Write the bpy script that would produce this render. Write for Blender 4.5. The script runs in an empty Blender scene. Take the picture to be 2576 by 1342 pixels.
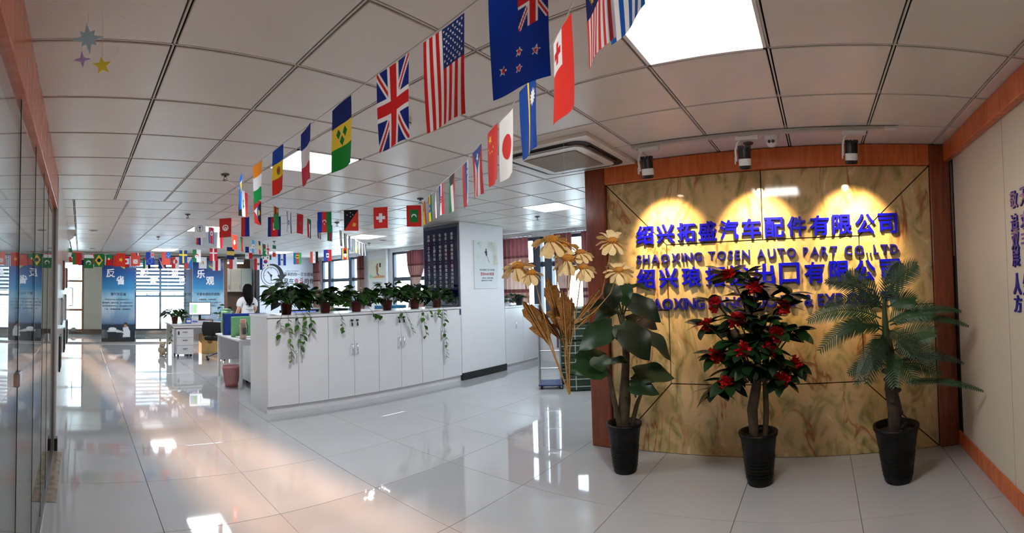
import bpy, bmesh, math, random
import numpy as np
from mathutils import Vector, Matrix

random.seed(7)
rng = np.random.default_rng(7)
PI = math.pi
sc = bpy.context.scene
C = sc.collection

# ---------------------------------------------------------------- camera, world, sun, exposure
F, TH0, Y0, TX, TY = 1182.5, 202.2, 683.9, -0.0392, 0.0096      # swept (cylindrical) phone panorama
W, Hh = 2576.0, 1342.0
EYE = 1.493
CZ = 2.578                                                       # ceiling height
cam = bpy.data.cameras.new('camera'); cam_ob = bpy.data.objects.new('camera', cam); C.objects.link(cam_ob)
cam.type = 'PANO'
cam.panorama_type = 'CENTRAL_CYLINDRICAL'
thc = (W / 2 - TH0) / F
cam.central_cylindrical_range_u_min = -W / 2 / F
cam.central_cylindrical_range_u_max = W / 2 / F
cam.central_cylindrical_range_v_min = -(Hh - Y0) / F
cam.central_cylindrical_range_v_max = Y0 / F
cam.central_cylindrical_radius = 1.0
tilt = (Matrix.Rotation(TX, 3, 'X') @ Matrix.Rotation(TY, 3, 'Y')).transposed()
cam_ob.matrix_world = Matrix.Translation((0, 0, EYE)) @ (tilt @ Matrix.Rotation(-thc, 3, 'Z') @ Matrix.Rotation(PI / 2, 3, 'X')).to_4x4()
cam.clip_start = 0.02
sc.camera = cam_ob

world = bpy.data.worlds.new('overcast_sky'); sc.world = world; world.use_nodes = True
wn = world.node_tree.nodes; wl = world.node_tree.links
bgn = wn['Background']; bgn.inputs['Color'].default_value = (0.70, 0.85, 1.0, 1); bgn.inputs['Strength'].default_value = 5.8

sun = bpy.data.lights.new('low_sun', 'SUN'); sun_ob = bpy.data.objects.new('low_sun', sun); C.objects.link(sun_ob)
sun.energy = 20.0; sun.color = (1.0, 0.50, 0.30); sun.angle = 0.03
sd = Vector((0.148, -1.0, -0.172)).normalized()
sun_ob.rotation_euler = sd.to_track_quat('-Z', 'Y').to_euler(); sun_ob.location = (-2, 20, 6)

sc.view_settings.view_transform = 'Standard'; sc.view_settings.look = 'None'
sc.view_settings.gamma = 1.0; sc.view_settings.use_curve_mapping = False
sc.view_settings.exposure = 1.0
try:
    sc.cycles.use_denoising = True
    sc.cycles.max_bounces = 8; sc.cycles.diffuse_bounces = 4; sc.cycles.glossy_bounces = 4; sc.cycles.use_adaptive_sampling = True; sc.cycles.adaptive_threshold = 0.03
    sc.cycles.transparent_max_bounces = 16; sc.cycles.transmission_bounces = 6
    sc.cycles.sample_clamp_indirect = 6.0
    sc.cycles.caustics_reflective = False; sc.cycles.caustics_refractive = False
except Exception:
    pass

# ---------------------------------------------------------------- materials
def lin(c):
    c = np.asarray(c, float) / 255.0
    return np.where(c <= 0.04045, c / 12.92, ((c + 0.055) / 1.055) ** 2.4)
def L3(*c):
    return tuple(lin(c)) + (1.0,)
MATS = {}
def mat(name, col=(200, 200, 200), rough=0.5, metal=0.0, var=0.06, scale=8.0, bump=0.0, bscale=60.0, spec=0.5, coat=0.0, emit=None, estr=0.0, trans=0.0):
    if name in MATS: return MATS[name]
    m = bpy.data.materials.new(name); m.use_nodes = True; MATS[name] = m
    n = m.node_tree.nodes; l = m.node_tree.links; b = n['Principled BSDF']
    b.inputs['Roughness'].default_value = rough; b.inputs['Metallic'].default_value = metal
    b.inputs['Specular IOR Level'].default_value = spec; b.inputs['Coat Weight'].default_value = coat; b.inputs['Coat Roughness'].default_value = 0.05
    base = L3(*col)
    tc = n.new('ShaderNodeTexCoord')
    if var > 0:
        no = n.new('ShaderNodeTexNoise'); no.inputs['Scale'].default_value = scale; no.inputs['Detail'].default_value = 3
        l.new(tc.outputs['Object'], no.inputs['Vector'])
        r = n.new('ShaderNodeValToRGB'); l.new(no.outputs['Fac'], r.inputs['Fac'])
        r.color_ramp.elements[0].position = 0.3; r.color_ramp.elements[1].position = 0.7
        r.color_ramp.elements[0].color = tuple(x * (1 - var) for x in base[:3]) + (1,)
        r.color_ramp.elements[1].color = tuple(min(1, x * (1 + var)) for x in base[:3]) + (1,)
        l.new(r.outputs['Color'], b.inputs['Base Color'])
    else:
        b.inputs['Base Color'].default_value = base
    if bump > 0:
        nb = n.new('ShaderNodeTexNoise'); nb.inputs['Scale'].default_value = bscale; l.new(tc.outputs['Object'], nb.inputs['Vector'])
        bp = n.new('ShaderNodeBump'); bp.inputs['Strength'].default_value = bump; bp.inputs['Distance'].default_value = 0.004
        l.new(nb.outputs['Fac'], bp.inputs['Height']); l.new(bp.outputs['Normal'], b.inputs['Normal'])
    if emit is not None:
        b.inputs['Emission Color'].default_value = tuple(emit) + (1,); b.inputs['Emission Strength'].default_value = estr
    if trans > 0: b.inputs['Transmission Weight'].default_value = trans
    return m

def glass_mat(name, tint=(0.93, 0.96, 0.95), ior=1.5, gain=1.0, rough=0.0):
    if name in MATS: return MATS[name]
    m = bpy.data.materials.new(name); m.use_nodes = True; MATS[name] = m
    n = m.node_tree.nodes; l = m.node_tree.links; n.clear()
    o = n.new('ShaderNodeOutputMaterial'); mix = n.new('ShaderNodeMixShader'); t = n.new('ShaderNodeBsdfTransparent'); g = n.new('ShaderNodeBsdfGlossy'); fr = n.new('ShaderNodeFresnel')
    t.inputs['Color'].default_value = tint + (1,); g.inputs['Roughness'].default_value = rough; fr.inputs['IOR'].default_value = ior
    mu = n.new('ShaderNodeMath'); mu.operation = 'MULTIPLY'; mu.use_clamp = True; mu.inputs[1].default_value = gain
    ge = n.new('ShaderNodeNewGeometry'); mi = n.new('ShaderNodeMix'); mi.data_type = 'FLOAT'; l.new(ge.outputs['Backfacing'], mi.inputs[0]); mi.inputs[2].default_value = ior; mi.inputs[3].default_value = 1 / ior; l.new(mi.outputs[0], fr.inputs['IOR'])
    l.new(fr.outputs[0], mu.inputs[0]); l.new(mu.outputs[0], mix.inputs[0]); l.new(t.outputs[0], mix.inputs[1]); l.new(g.outputs[0], mix.inputs[2]); l.new(mix.outputs[0], o.inputs[0])
    return m

def wood_mat(name, c1, c2, rough=0.3, scale=3.0):
    if name in MATS: return MATS[name]
    m = bpy.data.materials.new(name); m.use_nodes = True; MATS[name] = m
    n = m.node_tree.nodes; l = m.node_tree.links; b = n['Principled BSDF']; b.inputs['Roughness'].default_value = rough
    tc = n.new('ShaderNodeTexCoord'); mp = n.new('ShaderNodeMapping'); mp.inputs['Scale'].default_value = (scale * 5, scale * 5, scale * .6)
    no = n.new('ShaderNodeTexNoise'); no.inputs['Scale'].default_value = 1.5; no.inputs['Detail'].default_value = 6; no.inputs['Distortion'].default_value = 1.2
    r = n.new('ShaderNodeValToRGB'); r.color_ramp.elements[0].color = L3(*c1); r.color_ramp.elements[1].color = L3(*c2)
    r.color_ramp.elements[0].position = .35; r.color_ramp.elements[1].position = .65
    l.new(tc.outputs['Object'], mp.inputs['Vector']); l.new(mp.outputs[0], no.inputs['Vector']); l.new(no.outputs['Fac'], r.inputs['Fac']); l.new(r.outputs[0], b.inputs['Base Color'])
    return m

def onyx_mat():
    m = bpy.data.materials.new('onyx_marble'); m.use_nodes = True; MATS['onyx'] = m
    n = m.node_tree.nodes; l = m.node_tree.links; b = n['Principled BSDF']; b.inputs['Roughness'].default_value = 0.07
    tc = n.new('ShaderNodeTexCoord')
    mp = n.new('ShaderNodeMapping'); mp.inputs['Scale'].default_value = (1, 1.3, 0.75); l.new(tc.outputs['Object'], mp.inputs['Vector'])
    n1 = n.new('ShaderNodeTexNoise'); n1.inputs['Scale'].default_value = 3.4; n1.inputs['Detail'].default_value = 8; n1.inputs['Distortion'].default_value = 2.4
    l.new(mp.outputs[0], n1.inputs['Vector'])
    r1 = n.new('ShaderNodeValToRGB'); e = r1.color_ramp.elements
    e[0].position = .28; e[0].color = L3(122, 104, 66); e[1].position = .74; e[1].color = L3(226, 204, 160)
    x = e.new(.40); x.color = L3(164, 146, 98); x = e.new(.50); x.color = L3(190, 166, 116); x = e.new(.58); x.color = L3(206, 168, 122); x = e.new(.63); x.color = L3(190, 170, 122)
    l.new(n1.outputs['Fac'], r1.inputs['Fac'])
    # reddish veins: thin iso-lines of a stretched noise
    mp2 = n.new('ShaderNodeMapping'); mp2.inputs['Scale'].default_value = (1, 1.5, 0.55); mp2.inputs['Location'].default_value = (3.1, 1.7, .4); l.new(tc.outputs['Object'], mp2.inputs['Vector'])
    n2 = n.new('ShaderNodeTexNoise'); n2.inputs['Scale'].default_value = 1.5; n2.inputs['Detail'].default_value = 4; n2.inputs['Distortion'].default_value = 1.0; l.new(mp2.outputs[0], n2.inputs['Vector'])
    s = n.new('ShaderNodeMath'); s.operation = 'SUBTRACT'; s.inputs[1].default_value = .5; l.new(n2.outputs['Fac'], s.inputs[0])
    a = n.new('ShaderNodeMath'); a.operation = 'ABSOLUTE'; l.new(s.outputs[0], a.inputs[0])
    r2 = n.new('ShaderNodeValToRGB'); r2.color_ramp.elements[0].position = .0; r2.color_ramp.elements[0].color = (1, 1, 1, 1); r2.color_ramp.elements[1].position = .016; r2.color_ramp.elements[1].color = (0, 0, 0, 1)
    l.new(a.outputs[0], r2.inputs['Fac'])
    mul = n.new('ShaderNodeMath'); mul.operation = 'MULTIPLY'; l.new(r2.outputs[0], mul.inputs[0])
    n3 = n.new('ShaderNodeTexNoise'); n3.inputs['Scale'].default_value = 2.2; l.new(tc.outputs['Object'], n3.inputs['Vector'])
    r3 = n.new('ShaderNodeValToRGB'); r3.color_ramp.elements[0].position = .45; r3.color_ramp.elements[1].position = .62; l.new(n3.outputs['Fac'], r3.inputs['Fac'])
    l.new(r3.outputs[0], mul.inputs[1])
    mx = n.new('ShaderNodeMix'); mx.data_type = 'RGBA'; l.new(mul.outputs[0], mx.inputs[0]); l.new(r1.outputs[0], mx.inputs[6]); mx.inputs[7].default_value = L3(150, 92, 52)
    l.new(mx.outputs[2], b.inputs['Base Color'])
    return m

def paint_mat(name, rough=0.6, transl=0.0, alpha=0.0):
    """printed surface: colours come from the mesh's own colour attribute"""
    if name in MATS: return MATS[name]
    m = bpy.data.materials.new(name); m.use_nodes = True; MATS[name] = m
    n = m.node_tree.nodes; l = m.node_tree.links; b = n['Principled BSDF']; o = n['Material Output']
    b.inputs['Roughness'].default_value = rough
    at = n.new('ShaderNodeAttribute'); at.attribute_name = 'print'; l.new(at.outputs['Color'], b.inputs['Base Color'])
    last = b.outputs[0]
    if transl > 0:
        t = n.new('ShaderNodeBsdfTranslucent'); l.new(at.outputs['Color'], t.inputs['Color']); mx = n.new('ShaderNodeMixShader'); mx.inputs[0].default_value = transl
        l.new(last, mx.inputs[1]); l.new(t.outputs[0], mx.inputs[2]); last = mx.outputs[0]
    if alpha > 0:
        t = n.new('ShaderNodeBsdfTransparent'); mc = n.new('ShaderNodeMix'); mc.data_type = 'RGBA'; mc.inputs[0].default_value = .3; mc.inputs[6].default_value = (1, 1, 1, 1); l.new(at.outputs['Color'], mc.inputs[7]); l.new(mc.outputs[2], t.inputs['Color']); mx = n.new('ShaderNodeMixShader'); mx.inputs[0].default_value = alpha
        l.new(last, mx.inputs[1]); l.new(t.outputs[0], mx.inputs[2]); last = mx.outputs[0]
    l.new(last, o.inputs[0])
    return m

def leaf_mat(name, c1, c2, rough=0.35, tr=0.12):
    if name in MATS: return MATS[name]
    m = bpy.data.materials.new(name); m.use_nodes = True; MATS[name] = m
    n = m.node_tree.nodes; l = m.node_tree.links; b = n['Principled BSDF']; o = n['Material Output']; b.inputs['Roughness'].default_value = rough
    oi = n.new('ShaderNodeObjectInfo'); r = n.new('ShaderNodeValToRGB'); r.color_ramp.elements[0].color = L3(*c1); r.color_ramp.elements[1].color = L3(*c2)
    l.new(oi.outputs['Random'], r.inputs['Fac']); l.new(r.outputs[0], b.inputs['Base Color'])
    t = n.new('ShaderNodeBsdfTranslucent'); l.new(r.outputs[0], t.inputs['Color']); mx = n.new('ShaderNodeMixShader'); mx.inputs[0].default_value = tr
    l.new(b.outputs[0], mx.inputs[1]); l.new(t.outputs[0], mx.inputs[2]); l.new(mx.outputs[0], o.inputs[0])
    return m

def curtain_mat():
    m = bpy.data.materials.new('curtain_cloth'); m.use_nodes = True; MATS['curtain'] = m
    n = m.node_tree.nodes; l = m.node_tree.links; b = n['Principled BSDF']; o = n['Material Output']; b.inputs['Roughness'].default_value = .75
    tc = n.new('ShaderNodeTexCoord'); sp = n.new('ShaderNodeSeparateXYZ'); l.new(tc.outputs['Object'], sp.inputs[0])
    mr = n.new('ShaderNodeMath'); mr.operation = 'DIVIDE'; mr.inputs[1].default_value = 2.6; l.new(sp.outputs['Z'], mr.inputs[0])
    r = n.new('ShaderNodeValToRGB'); e = r.color_ramp.elements; r.color_ramp.interpolation = 'CONSTANT'
    e[0].position = 0; e[0].color = L3(150, 122, 116); e[1].position = .97; e[1].color = L3(120, 66, 74)
    for p, c in [(.30, (96, 56, 54)), (.33, (150, 118, 108)), (.48, (92, 52, 50)), (.50, (140, 104, 96)), (.52, (88, 50, 48)), (.55, (168, 142, 132)), (.68, (90, 50, 50)), (.70, (146, 104, 98)), (.79, (92, 52, 52)), (.81, (124, 72, 74))]:
        x = e.new(p); x.color = L3(*c)
    l.new(mr.outputs[0], r.inputs['Fac'])
    vo = n.new('ShaderNodeTexVoronoi'); vo.inputs['Scale'].default_value = 9; mp = n.new('ShaderNodeMapping'); mp.inputs['Scale'].default_value = (1, 1, .6); l.new(tc.outputs['Object'], mp.inputs[0]); l.new(mp.outputs[0], vo.inputs['Vector'])
    r2 = n.new('ShaderNodeValToRGB'); r2.color_ramp.elements[0].color = (.75, .7, .7, 1); r2.color_ramp.elements[1].color = (1, 1, 1, 1); r2.color_ramp.elements[1].position = .5; l.new(vo.outputs['Distance'], r2.inputs['Fac'])
    mx = n.new('ShaderNodeMix'); mx.data_type = 'RGBA'; mx.blend_type = 'MULTIPLY'; mx.inputs[0].default_value = .8; l.new(r.outputs[0], mx.inputs[6]); l.new(r2.outputs[0], mx.inputs[7])
    l.new(mx.outputs[2], b.inputs['Base Color'])
    t = n.new('ShaderNodeBsdfTranslucent'); l.new(mx.outputs[2], t.inputs['Color']); ms = n.new('ShaderNodeMixShader'); ms.inputs[0].default_value = .3
    l.new(b.outputs[0], ms.inputs[1]); l.new(t.outputs[0], ms.inputs[2]); l.new(ms.outputs[0], o.inputs[0])
    return m

white = mat('white_paint', (226, 227, 230), .55, var=.02)
floor_m = mat('polished_floor_tile', (177, 178, 180), .035, var=.03, scale=1.5, spec=.6, coat=.35)
grout = mat('floor_grout', (96, 92, 86), .8)
ceil_m = mat('ceiling_tile_pvc', (217, 213, 205), .34, var=.025, scale=3, bump=.25, bscale=160)
ceil_dark = mat('ceiling_gap_shade', (8, 8, 8), .9, spec=.0)  # black stands in for the shade between the ceiling tiles
ceil_bar = mat('ceiling_runner', (205, 202, 196), .5, var=.02)
brown = wood_mat('red_brown_laminate', (186, 90, 44), (206, 108, 58), .25)
brown_dark = wood_mat('dark_brown_laminate', (112, 54, 34), (138, 68, 44), .2)
black = mat('black_plastic', (16, 16, 17), .4)
black_pot = mat('black_pot_plastic', (5, 5, 6), .45, bump=.1, spec=.25)
dark_skirt = mat('black_skirting', (28, 30, 29), .35)
white_gloss = mat('white_laminate', (222, 223, 226), .28, var=.015)
white_metal = mat('white_metal', (225, 225, 224), .35, var=.01)
chrome = mat('chrome', (205, 206, 210), .15, 1.0, var=.02)
alu = mat('brushed_aluminium', (176, 178, 182), .3, 1.0, var=.03)
frame_m = mat('window_frame_paint', (58, 68, 82), .45, var=.04)
wood_frame = wood_mat('window_wood', (120, 74, 48), (150, 98, 66), .4)
cream = mat('cream_panel', (203, 194, 176), .45, var=.03, scale=2)
glass = glass_mat('clear_glass')
glass_wall = glass_mat('partition_glass', (.80, .84, .83), 1.55, 1.15)
lens_m = mat('spot_lens', (255, 240, 200), .2, var=0, emit=(1, .80, .5), estr=14)
panel_m = mat('led_diffuser', (255, 255, 255), .4, var=0, emit=(.95, .97, 1.0), estr=7.5)
screen_m = mat('monitor_screen', (230, 240, 245), .2, var=0, emit=(.85, .92, 1.0), estr=.9)
onyx = onyx_mat(); curtain_m = curtain_mat()
sign_blue = mat('blue_acrylic', (12, 14, 186), .2, var=.02)
sign_side = mat('blue_sign_edge', (40, 40, 120), .3, var=.02)
navy_txt = mat('navy_acrylic', (28, 28, 138), .25, var=.02)
flag_m = paint_mat('flag_polyester', .75, .35); print_m = paint_mat('paper_print', .35); film_m = paint_mat('printed_glass_film', .12, .0, .70); film_o = paint_mat('printed_film', .12, .1)
txt_white = mat('white_lettering', (226, 228, 234), .5, var=0); txt_black = mat('black_lettering', (18, 18, 22), .5, var=0); txt_red = mat('red_lettering', (170, 26, 34), .5, var=0); txt_teal = mat('teal_lettering', (60, 110, 120), .5, var=0)
txt_navy = mat('ink_blue_lettering', (24, 36, 72), .5, var=0)
string_m = mat('white_cord', (225, 225, 225), .7, var=.02)

# ---------------------------------------------------------------- mesh helpers
class MB:
    def __init__(s): s.v = []; s.f = []; s.sm = []
    def add(s, vs, fs, smooth=False):
        o = len(s.v); s.v += [tuple(p) for p in vs]; s.f += [tuple(i + o for i in f) for f in fs]; s.sm += [smooth] * len(fs); return s
    def box(s, x0, y0, z0, x1, y1, z1):
        v = [(x0, y0, z0), (x1, y0, z0), (x1, y1, z0), (x0, y1, z0), (x0, y0, z1), (x1, y0, z1), (x1, y1, z1), (x0, y1, z1)]
        return s.add(v, [(3, 2, 1, 0), (4, 5, 6, 7), (0, 1, 5, 4), (1, 2, 6, 5), (2, 3, 7, 6), (3, 0, 4, 7)])
    def cbox(s, cx, cy, cz, sx, sy, sz): return s.box(cx - sx / 2, cy - sy / 2, cz - sz / 2, cx + sx / 2, cy + sy / 2, cz + sz / 2)
    def bbox(s, x0, y0, z0, x1, y1, z1, r=.006):
        """box with chamfered edges"""
        bm = bmesh.new(); bmesh.ops.create_cube(bm, size=1)
        for v in bm.verts: v.co = Vector(((x0 + x1) / 2 + v.co.x * (x1 - x0), (y0 + y1) / 2 + v.co.y * (y1 - y0), (z0 + z1) / 2 + v.co.z * (z1 - z0)))
        r = min(r, abs(x1 - x0) * .45, abs(y1 - y0) * .45, abs(z1 - z0) * .45)
        bmesh.ops.bevel(bm, geom=bm.edges[:], offset=r, segments=1, affect='EDGES', profile=.5)
        bm.verts.index_update()
        s.add([v.co[:] for v in bm.verts], [[v.index for v in f.verts] for f in bm.faces]); bm.free(); return s
    def tube(s, pts, rad, n=8, cap=True, smooth=True):
        pts = [Vector(p) for p in pts]; k = len(pts); rad = rad if isinstance(rad, (list, tuple)) else [rad] * k
        vs = []; prev = None
        for i, p in enumerate(pts):
            d = (pts[min(i + 1, k - 1)] - pts[max(i - 1, 0)]).normalized()
            if prev is None:
                a = Vector((0, 0, 1)) if abs(d.z) < .9 else Vector((1, 0, 0)); u = d.cross(a).normalized()
            else:
                u = (prev - d * prev.dot(d)).normalized()
            prev = u; w = d.cross(u)
            for j in range(n):
                t = 2 * PI * j / n; vs.append(p + (u * math.cos(t) + w * math.sin(t)) * rad[i])
        fs = [(i * n + j, i * n + (j + 1) % n, (i + 1) * n + (j + 1) % n, (i + 1) * n + j) for i in range(k - 1) for j in range(n)]
        s.add(vs, fs, smooth)
        if cap: s.add(vs[:n], [tuple(range(n))[::-1]]); s.add(vs[-n:], [tuple(range(n))])
        return s
    def lathe(s, prof, n=24, c=(0, 0, 0), smooth=True, cap0=True, cap1=True):
        vs = [(c[0] + r * math.cos(2 * PI * j / n), c[1] + r * math.sin(2 * PI * j / n), c[2] + z) for r, z in prof for j in range(n)]
        k = len(prof); fs = [(i * n + j, i * n + (j + 1) % n, (i + 1) * n + (j + 1) % n, (i + 1) * n + j) for i in range(k - 1) for j in range(n)]
        s.add(vs, fs, smooth)
        if cap0: s.add(vs[:n], [tuple(range(n))[::-1]])
        if cap1: s.add(vs[-n:], [tuple(range(n))])
        return s
    def prism(s, poly, z0, z1):
        n = len(poly); vs = [(x, y, z0) for x, y in poly] + [(x, y, z1) for x, y in poly]
        return s.add(vs, [tuple(range(n))[::-1], tuple(range(n, 2 * n))] + [(i, (i + 1) % n, n + (i + 1) % n, n + i) for i in range(n)])
    def ell(s, c, r, nu=14, nv=9, smooth=True):
        prof = [(math.sin(PI * i / nv), -math.cos(PI * i / nv)) for i in range(nv + 1)]
        vs = [(c[0] + r[0] * a * math.cos(2 * PI * j / nu), c[1] + r[1] * a * math.sin(2 * PI * j / nu), c[2] + r[2] * b) for a, b in prof for j in range(nu)]
        fs = [(i * nu + j, i * nu + (j + 1) % nu, (i + 1) * nu + (j + 1) % nu, (i + 1) * nu + j) for i in range(nv) for j in range(nu)]
        return s.add(vs, fs, smooth)
    def xf(s, M):
        M = Matrix(M) if not isinstance(M, Matrix) else M
        s.v = [tuple(M @ Vector(p)) for p in s.v]; return s
    def mesh(s, name, m=None):
        me = bpy.data.meshes.new(name); me.from_pydata(s.v, [], s.f); me.update()
        if any(s.sm): me.polygons.foreach_set('use_smooth', s.sm)
        if m: me.materials.append(m)
        return me
    def build(s, name, m, parent=None, **k): return link(name, s.mesh(name, m), parent, **k)

def link(name, data, parent=None, loc=None, rot=None, mtx=None, kind=None, label=None, cat=None, group=None):
    o = bpy.data.objects.new(name, data); C.objects.link(o)
    if parent is not None: o.parent = parent
    if loc is not None: o.location = loc
    if rot is not None: o.rotation_euler = rot
    if mtx is not None: o.matrix_local = mtx
    if kind: o['kind'] = kind
    if label: o['label'] = label
    if cat: o['category'] = cat
    if group: o['group'] = group
    return o
def thing(name, label, cat, loc=(0, 0, 0), rz=0.0, group=None):
    return link(name, None, loc=loc, rot=(0, 0, rz), label=label, cat=cat, group=group)
def copy_tree(o, parent=None):
    c = o.copy(); C.objects.link(c); c.parent = parent
    for ch in o.children: copy_tree(ch, c)
    return c
def struct(name, mb, m): return mb.build(name, m, kind='structure')
def B(*a): return MB().box(*a)
def BB(*a): return MB().bbox(*a)
def T(*a): return MB().tube(*a)

# frames that stand text or prints up on a wall: local x = reading direction, y = up, z = out of the wall
def wall_frame(origin, facing):
    ax = {'-X': ((0, -1, 0), (0, 0, 1), (-1, 0, 0)), '+X': ((0, 1, 0), (0, 0, 1), (1, 0, 0)), '-Y': ((1, 0, 0), (0, 0, 1), (0, -1, 0)), '+Y': ((-1, 0, 0), (0, 0, 1), (0, 1, 0))}[facing]
    M = Matrix.Identity(4)
    for i in range(3):
        for j in range(3): M[j][i] = ax[i][j]
        M[i][3] = origin[i]
    return M
TXT = {}
def text_mesh(s, size=1.0, depth=.004, bold=0.0, m=None, w=None, h=None):
    """lettering as real mesh, centred on its own box; w/h stretch it to a size"""
    cu = bpy.data.curves.new('lettering', 'FONT'); cu.body = s; cu.size = 1.0; cu.extrude = .5; cu.offset = bold; cu.align_x = 'LEFT'; cu.resolution_u = 3
    o = bpy.data.objects.new('lettering', cu); me = bpy.data.meshes.new_from_object(o)
    bpy.data.objects.remove(o); bpy.data.curves.remove(cu)
    n = len(me.vertices)
    if n == 0: return me, 0, 0
    co = np.empty(n * 3); me.vertices.foreach_get('co', co); co = co.reshape(-1, 3)
    lo, hi = co.min(0), co.max(0); d = hi - lo
    sx = w / d[0] if w else (h / d[1] if h else size); sy = h / d[1] if h else (w / d[0] if w else size)
    co[:, 0] = (co[:, 0] - (lo[0] + hi[0]) / 2) * sx; co[:, 1] = (co[:, 1] - (lo[1] + hi[1]) / 2) * sy; co[:, 2] = (co[:, 2] + .5) * depth
    me.vertices.foreach_set('co', co.ravel()); me.update()
    me.materials.clear()
    if m: me.materials.append(m)
    return me, d[0] * sx, d[1] * sy
def text_on(name, s, M, x, y, parent, m, depth=.003, bold=0.0, w=None, h=None, size=1.0, inv=None, rot=0):
    me, a, b = text_mesh(s, size, depth, bold, m, w, h); me.name = name
    X = M @ Matrix.Translation((x, y, 0)) @ Matrix.Rotation(rot, 4, 'Z')
    if inv is not None: X = inv @ X
    me.transform(X); return link(name, me, parent, kind='stuff' if len(s) > 1 else None)

# ---------------------------------------------------------------- the shell
XE = 7.78; YR = -1.148; XS = 3.90; XL = -0.25; YP = 13.26; YF = 16.0; YC = 14.25
# floor: base and single polished tiles
floor = struct('floor', B(-2.6, -1.4, -.06, XE + .2, YF + .2, -.008), grout)
P_ = .78
tile_me = {}
def tile_obj(kind, x0, y0, x1, y1, z0, z1, m, parent, gap):
    k = (kind, round(x1 - x0, 3), round(y1 - y0, 3))
    if k not in tile_me:
        a, b = (x1 - x0 - gap) / 2, (y1 - y0 - gap) / 2
        tile_me[k] = MB().bbox(-a, -b, z0, a, b, z1, .0012 if kind == 'floor_tile' else .003).mesh(kind, m)
    return link(kind, tile_me[k], parent, loc=((x0 + x1) / 2, (y0 + y1) / 2, 0))
def lines(a, b, o, p):
    k0 = math.ceil((a - o) / p + 1e-4); r = [a]
    x = o + k0 * p
    while x < b - 1e-3: r.append(x); x += p
    r.append(b); return r
fx = lines(-.27, XE, .53, P_); fy = lines(YR - .05, YF, -.2, P_)
for i in range(len(fx) - 1):
    for j in range(len(fy) - 1):
        if fx[i] > XS + .1 and fy[j + 1] < 2.0: continue
        tile_obj('floor_tile', fx[i], fy[j], fx[i + 1], fy[j + 1], -.012, 0, floor_m, floor, .0035)
B(-2.5, 4.9, -.012, -.272, YF, 0).build('side_floor', floor_m, floor)
B(-2.5, -1.35, -.012, -.272, 4.9, 0).build('side_floor', mat('room_floor', (150, 148, 142), .15), floor)

# ceiling: slab painted black as the shade in the gaps, tiles and runners
ceiling = struct('ceiling', B(-2.6, -1.4, CZ + .02, XE + .2, YF + .2, CZ + .12), ceil_dark)
zx1 = [XL] + [.401 + .6 * k for k in range(13)] + [XE]
zy1 = [YR] + [1.998 + .6 * j for j in range(-5, 7)]
zx2 = [XL, -.09] + [-.09 + .66 * k for k in range(1, 12)] + [XE]
zy2 = [5.598] + [6.16 + .72 * k for k in range(11)]
lamps = {(1.601, .198), (1.601, 3.198), (5.201, 3.198), (1.89, 7.60), (5.19, 7.60), (1.89, 11.92), (5.19, 11.92)}
def is_lamp(x, y): return any(abs(x - a) < .02 and abs(y - b) < .02 for a, b in lamps)
lamp_cells = []
for zx, zy in ((zx1, zy1), (zx2, zy2)):
    for i in range(len(zx) - 1):
        for j in range(len(zy) - 1):
            if zx[i] > XS + .25 and zy[j + 1] < 2.05: continue
            if is_lamp(zx[i], zy[j]): lamp_cells.append((zx[i], zy[j], zx[i + 1], zy[j + 1])); continue
            tile_obj('ceiling_tile', zx[i], zy[j], zx[i + 1], zy[j + 1], CZ, CZ + .016, ceil_m, ceiling, .026)
    for x in zx[1:-1]: B(x - .0045, zy[0], CZ + .004, x + .0045, zy[-1], CZ + .02).build('grid_runner', ceil_bar, ceiling)
    for y in zy[1:-1]: B(zx[0], y - .0045, CZ + .004, zx[-1], y + .0045, CZ + .02).build('grid_runner', ceil_bar, ceiling)
B(XL, 13.37, CZ, XE, YF, CZ + .016).build('ceiling_board', ceil_m, ceiling)
B(-2.5, -1.3, CZ, XL - .01, YF, CZ + .016).build('ceiling_board', ceil_m, ceiling)
B(XS + .25, YR, CZ, XE, 1.99, CZ + .016).build('ceiling_board', ceil_m, ceiling)

# LED panels
for i, (x0, y0, x1, y1) in enumerate(sorted(lamp_cells, key=lambda c: (c[1], c[0]))):
    wh = ['square ceiling light panel nearest the camera in front of the onyx wall', 'square ceiling light panel behind the near string of flags', 'square ceiling light panel beyond the air conditioner, left of the onyx wall',
          'square ceiling light panel behind the white and red flags over the person', 'square ceiling light panel above the navy board on the column', 'square ceiling light panel farthest back, near the blue glass posters', 'square ceiling light panel farthest back, near the clock wall'][i]
    t = thing('ceiling_light', wh, 'ceiling light', ((x0 + x1) / 2, (y0 + y1) / 2, CZ), group='square LED panels in the ceiling')
    a, b = (x1 - x0) / 2 - .006, (y1 - y0) / 2 - .006
    f = MB(); f.box(-a, -b, -.004, a, -b + .016, .014); f.box(-a, b - .016, -.004, a, b, .014); f.box(-a, -b, -.004, -a + .016, b, .014); f.box(a - .016, -b, -.004, a, b, .014)
    f.build('frame', white_metal, t)
    B(-a + .016, -b + .016, .003, a - .016, b - .016, .012).build('diffuser', panel_m, t)
    la = bpy.data.lights.new('panel_glow', 'AREA'); la.shape = 'RECTANGLE'; la.size = 2 * a - .04; la.size_y = 2 * b - .04
    la.energy = [8, 14, 14, 16, 16, 16, 16][i]; la.color = (1.0, .90, .78) if i == 0 else (.88, .94, 1.0)
    lo = link('panel_glow', la, t, loc=(0, 0, -.006))

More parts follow.
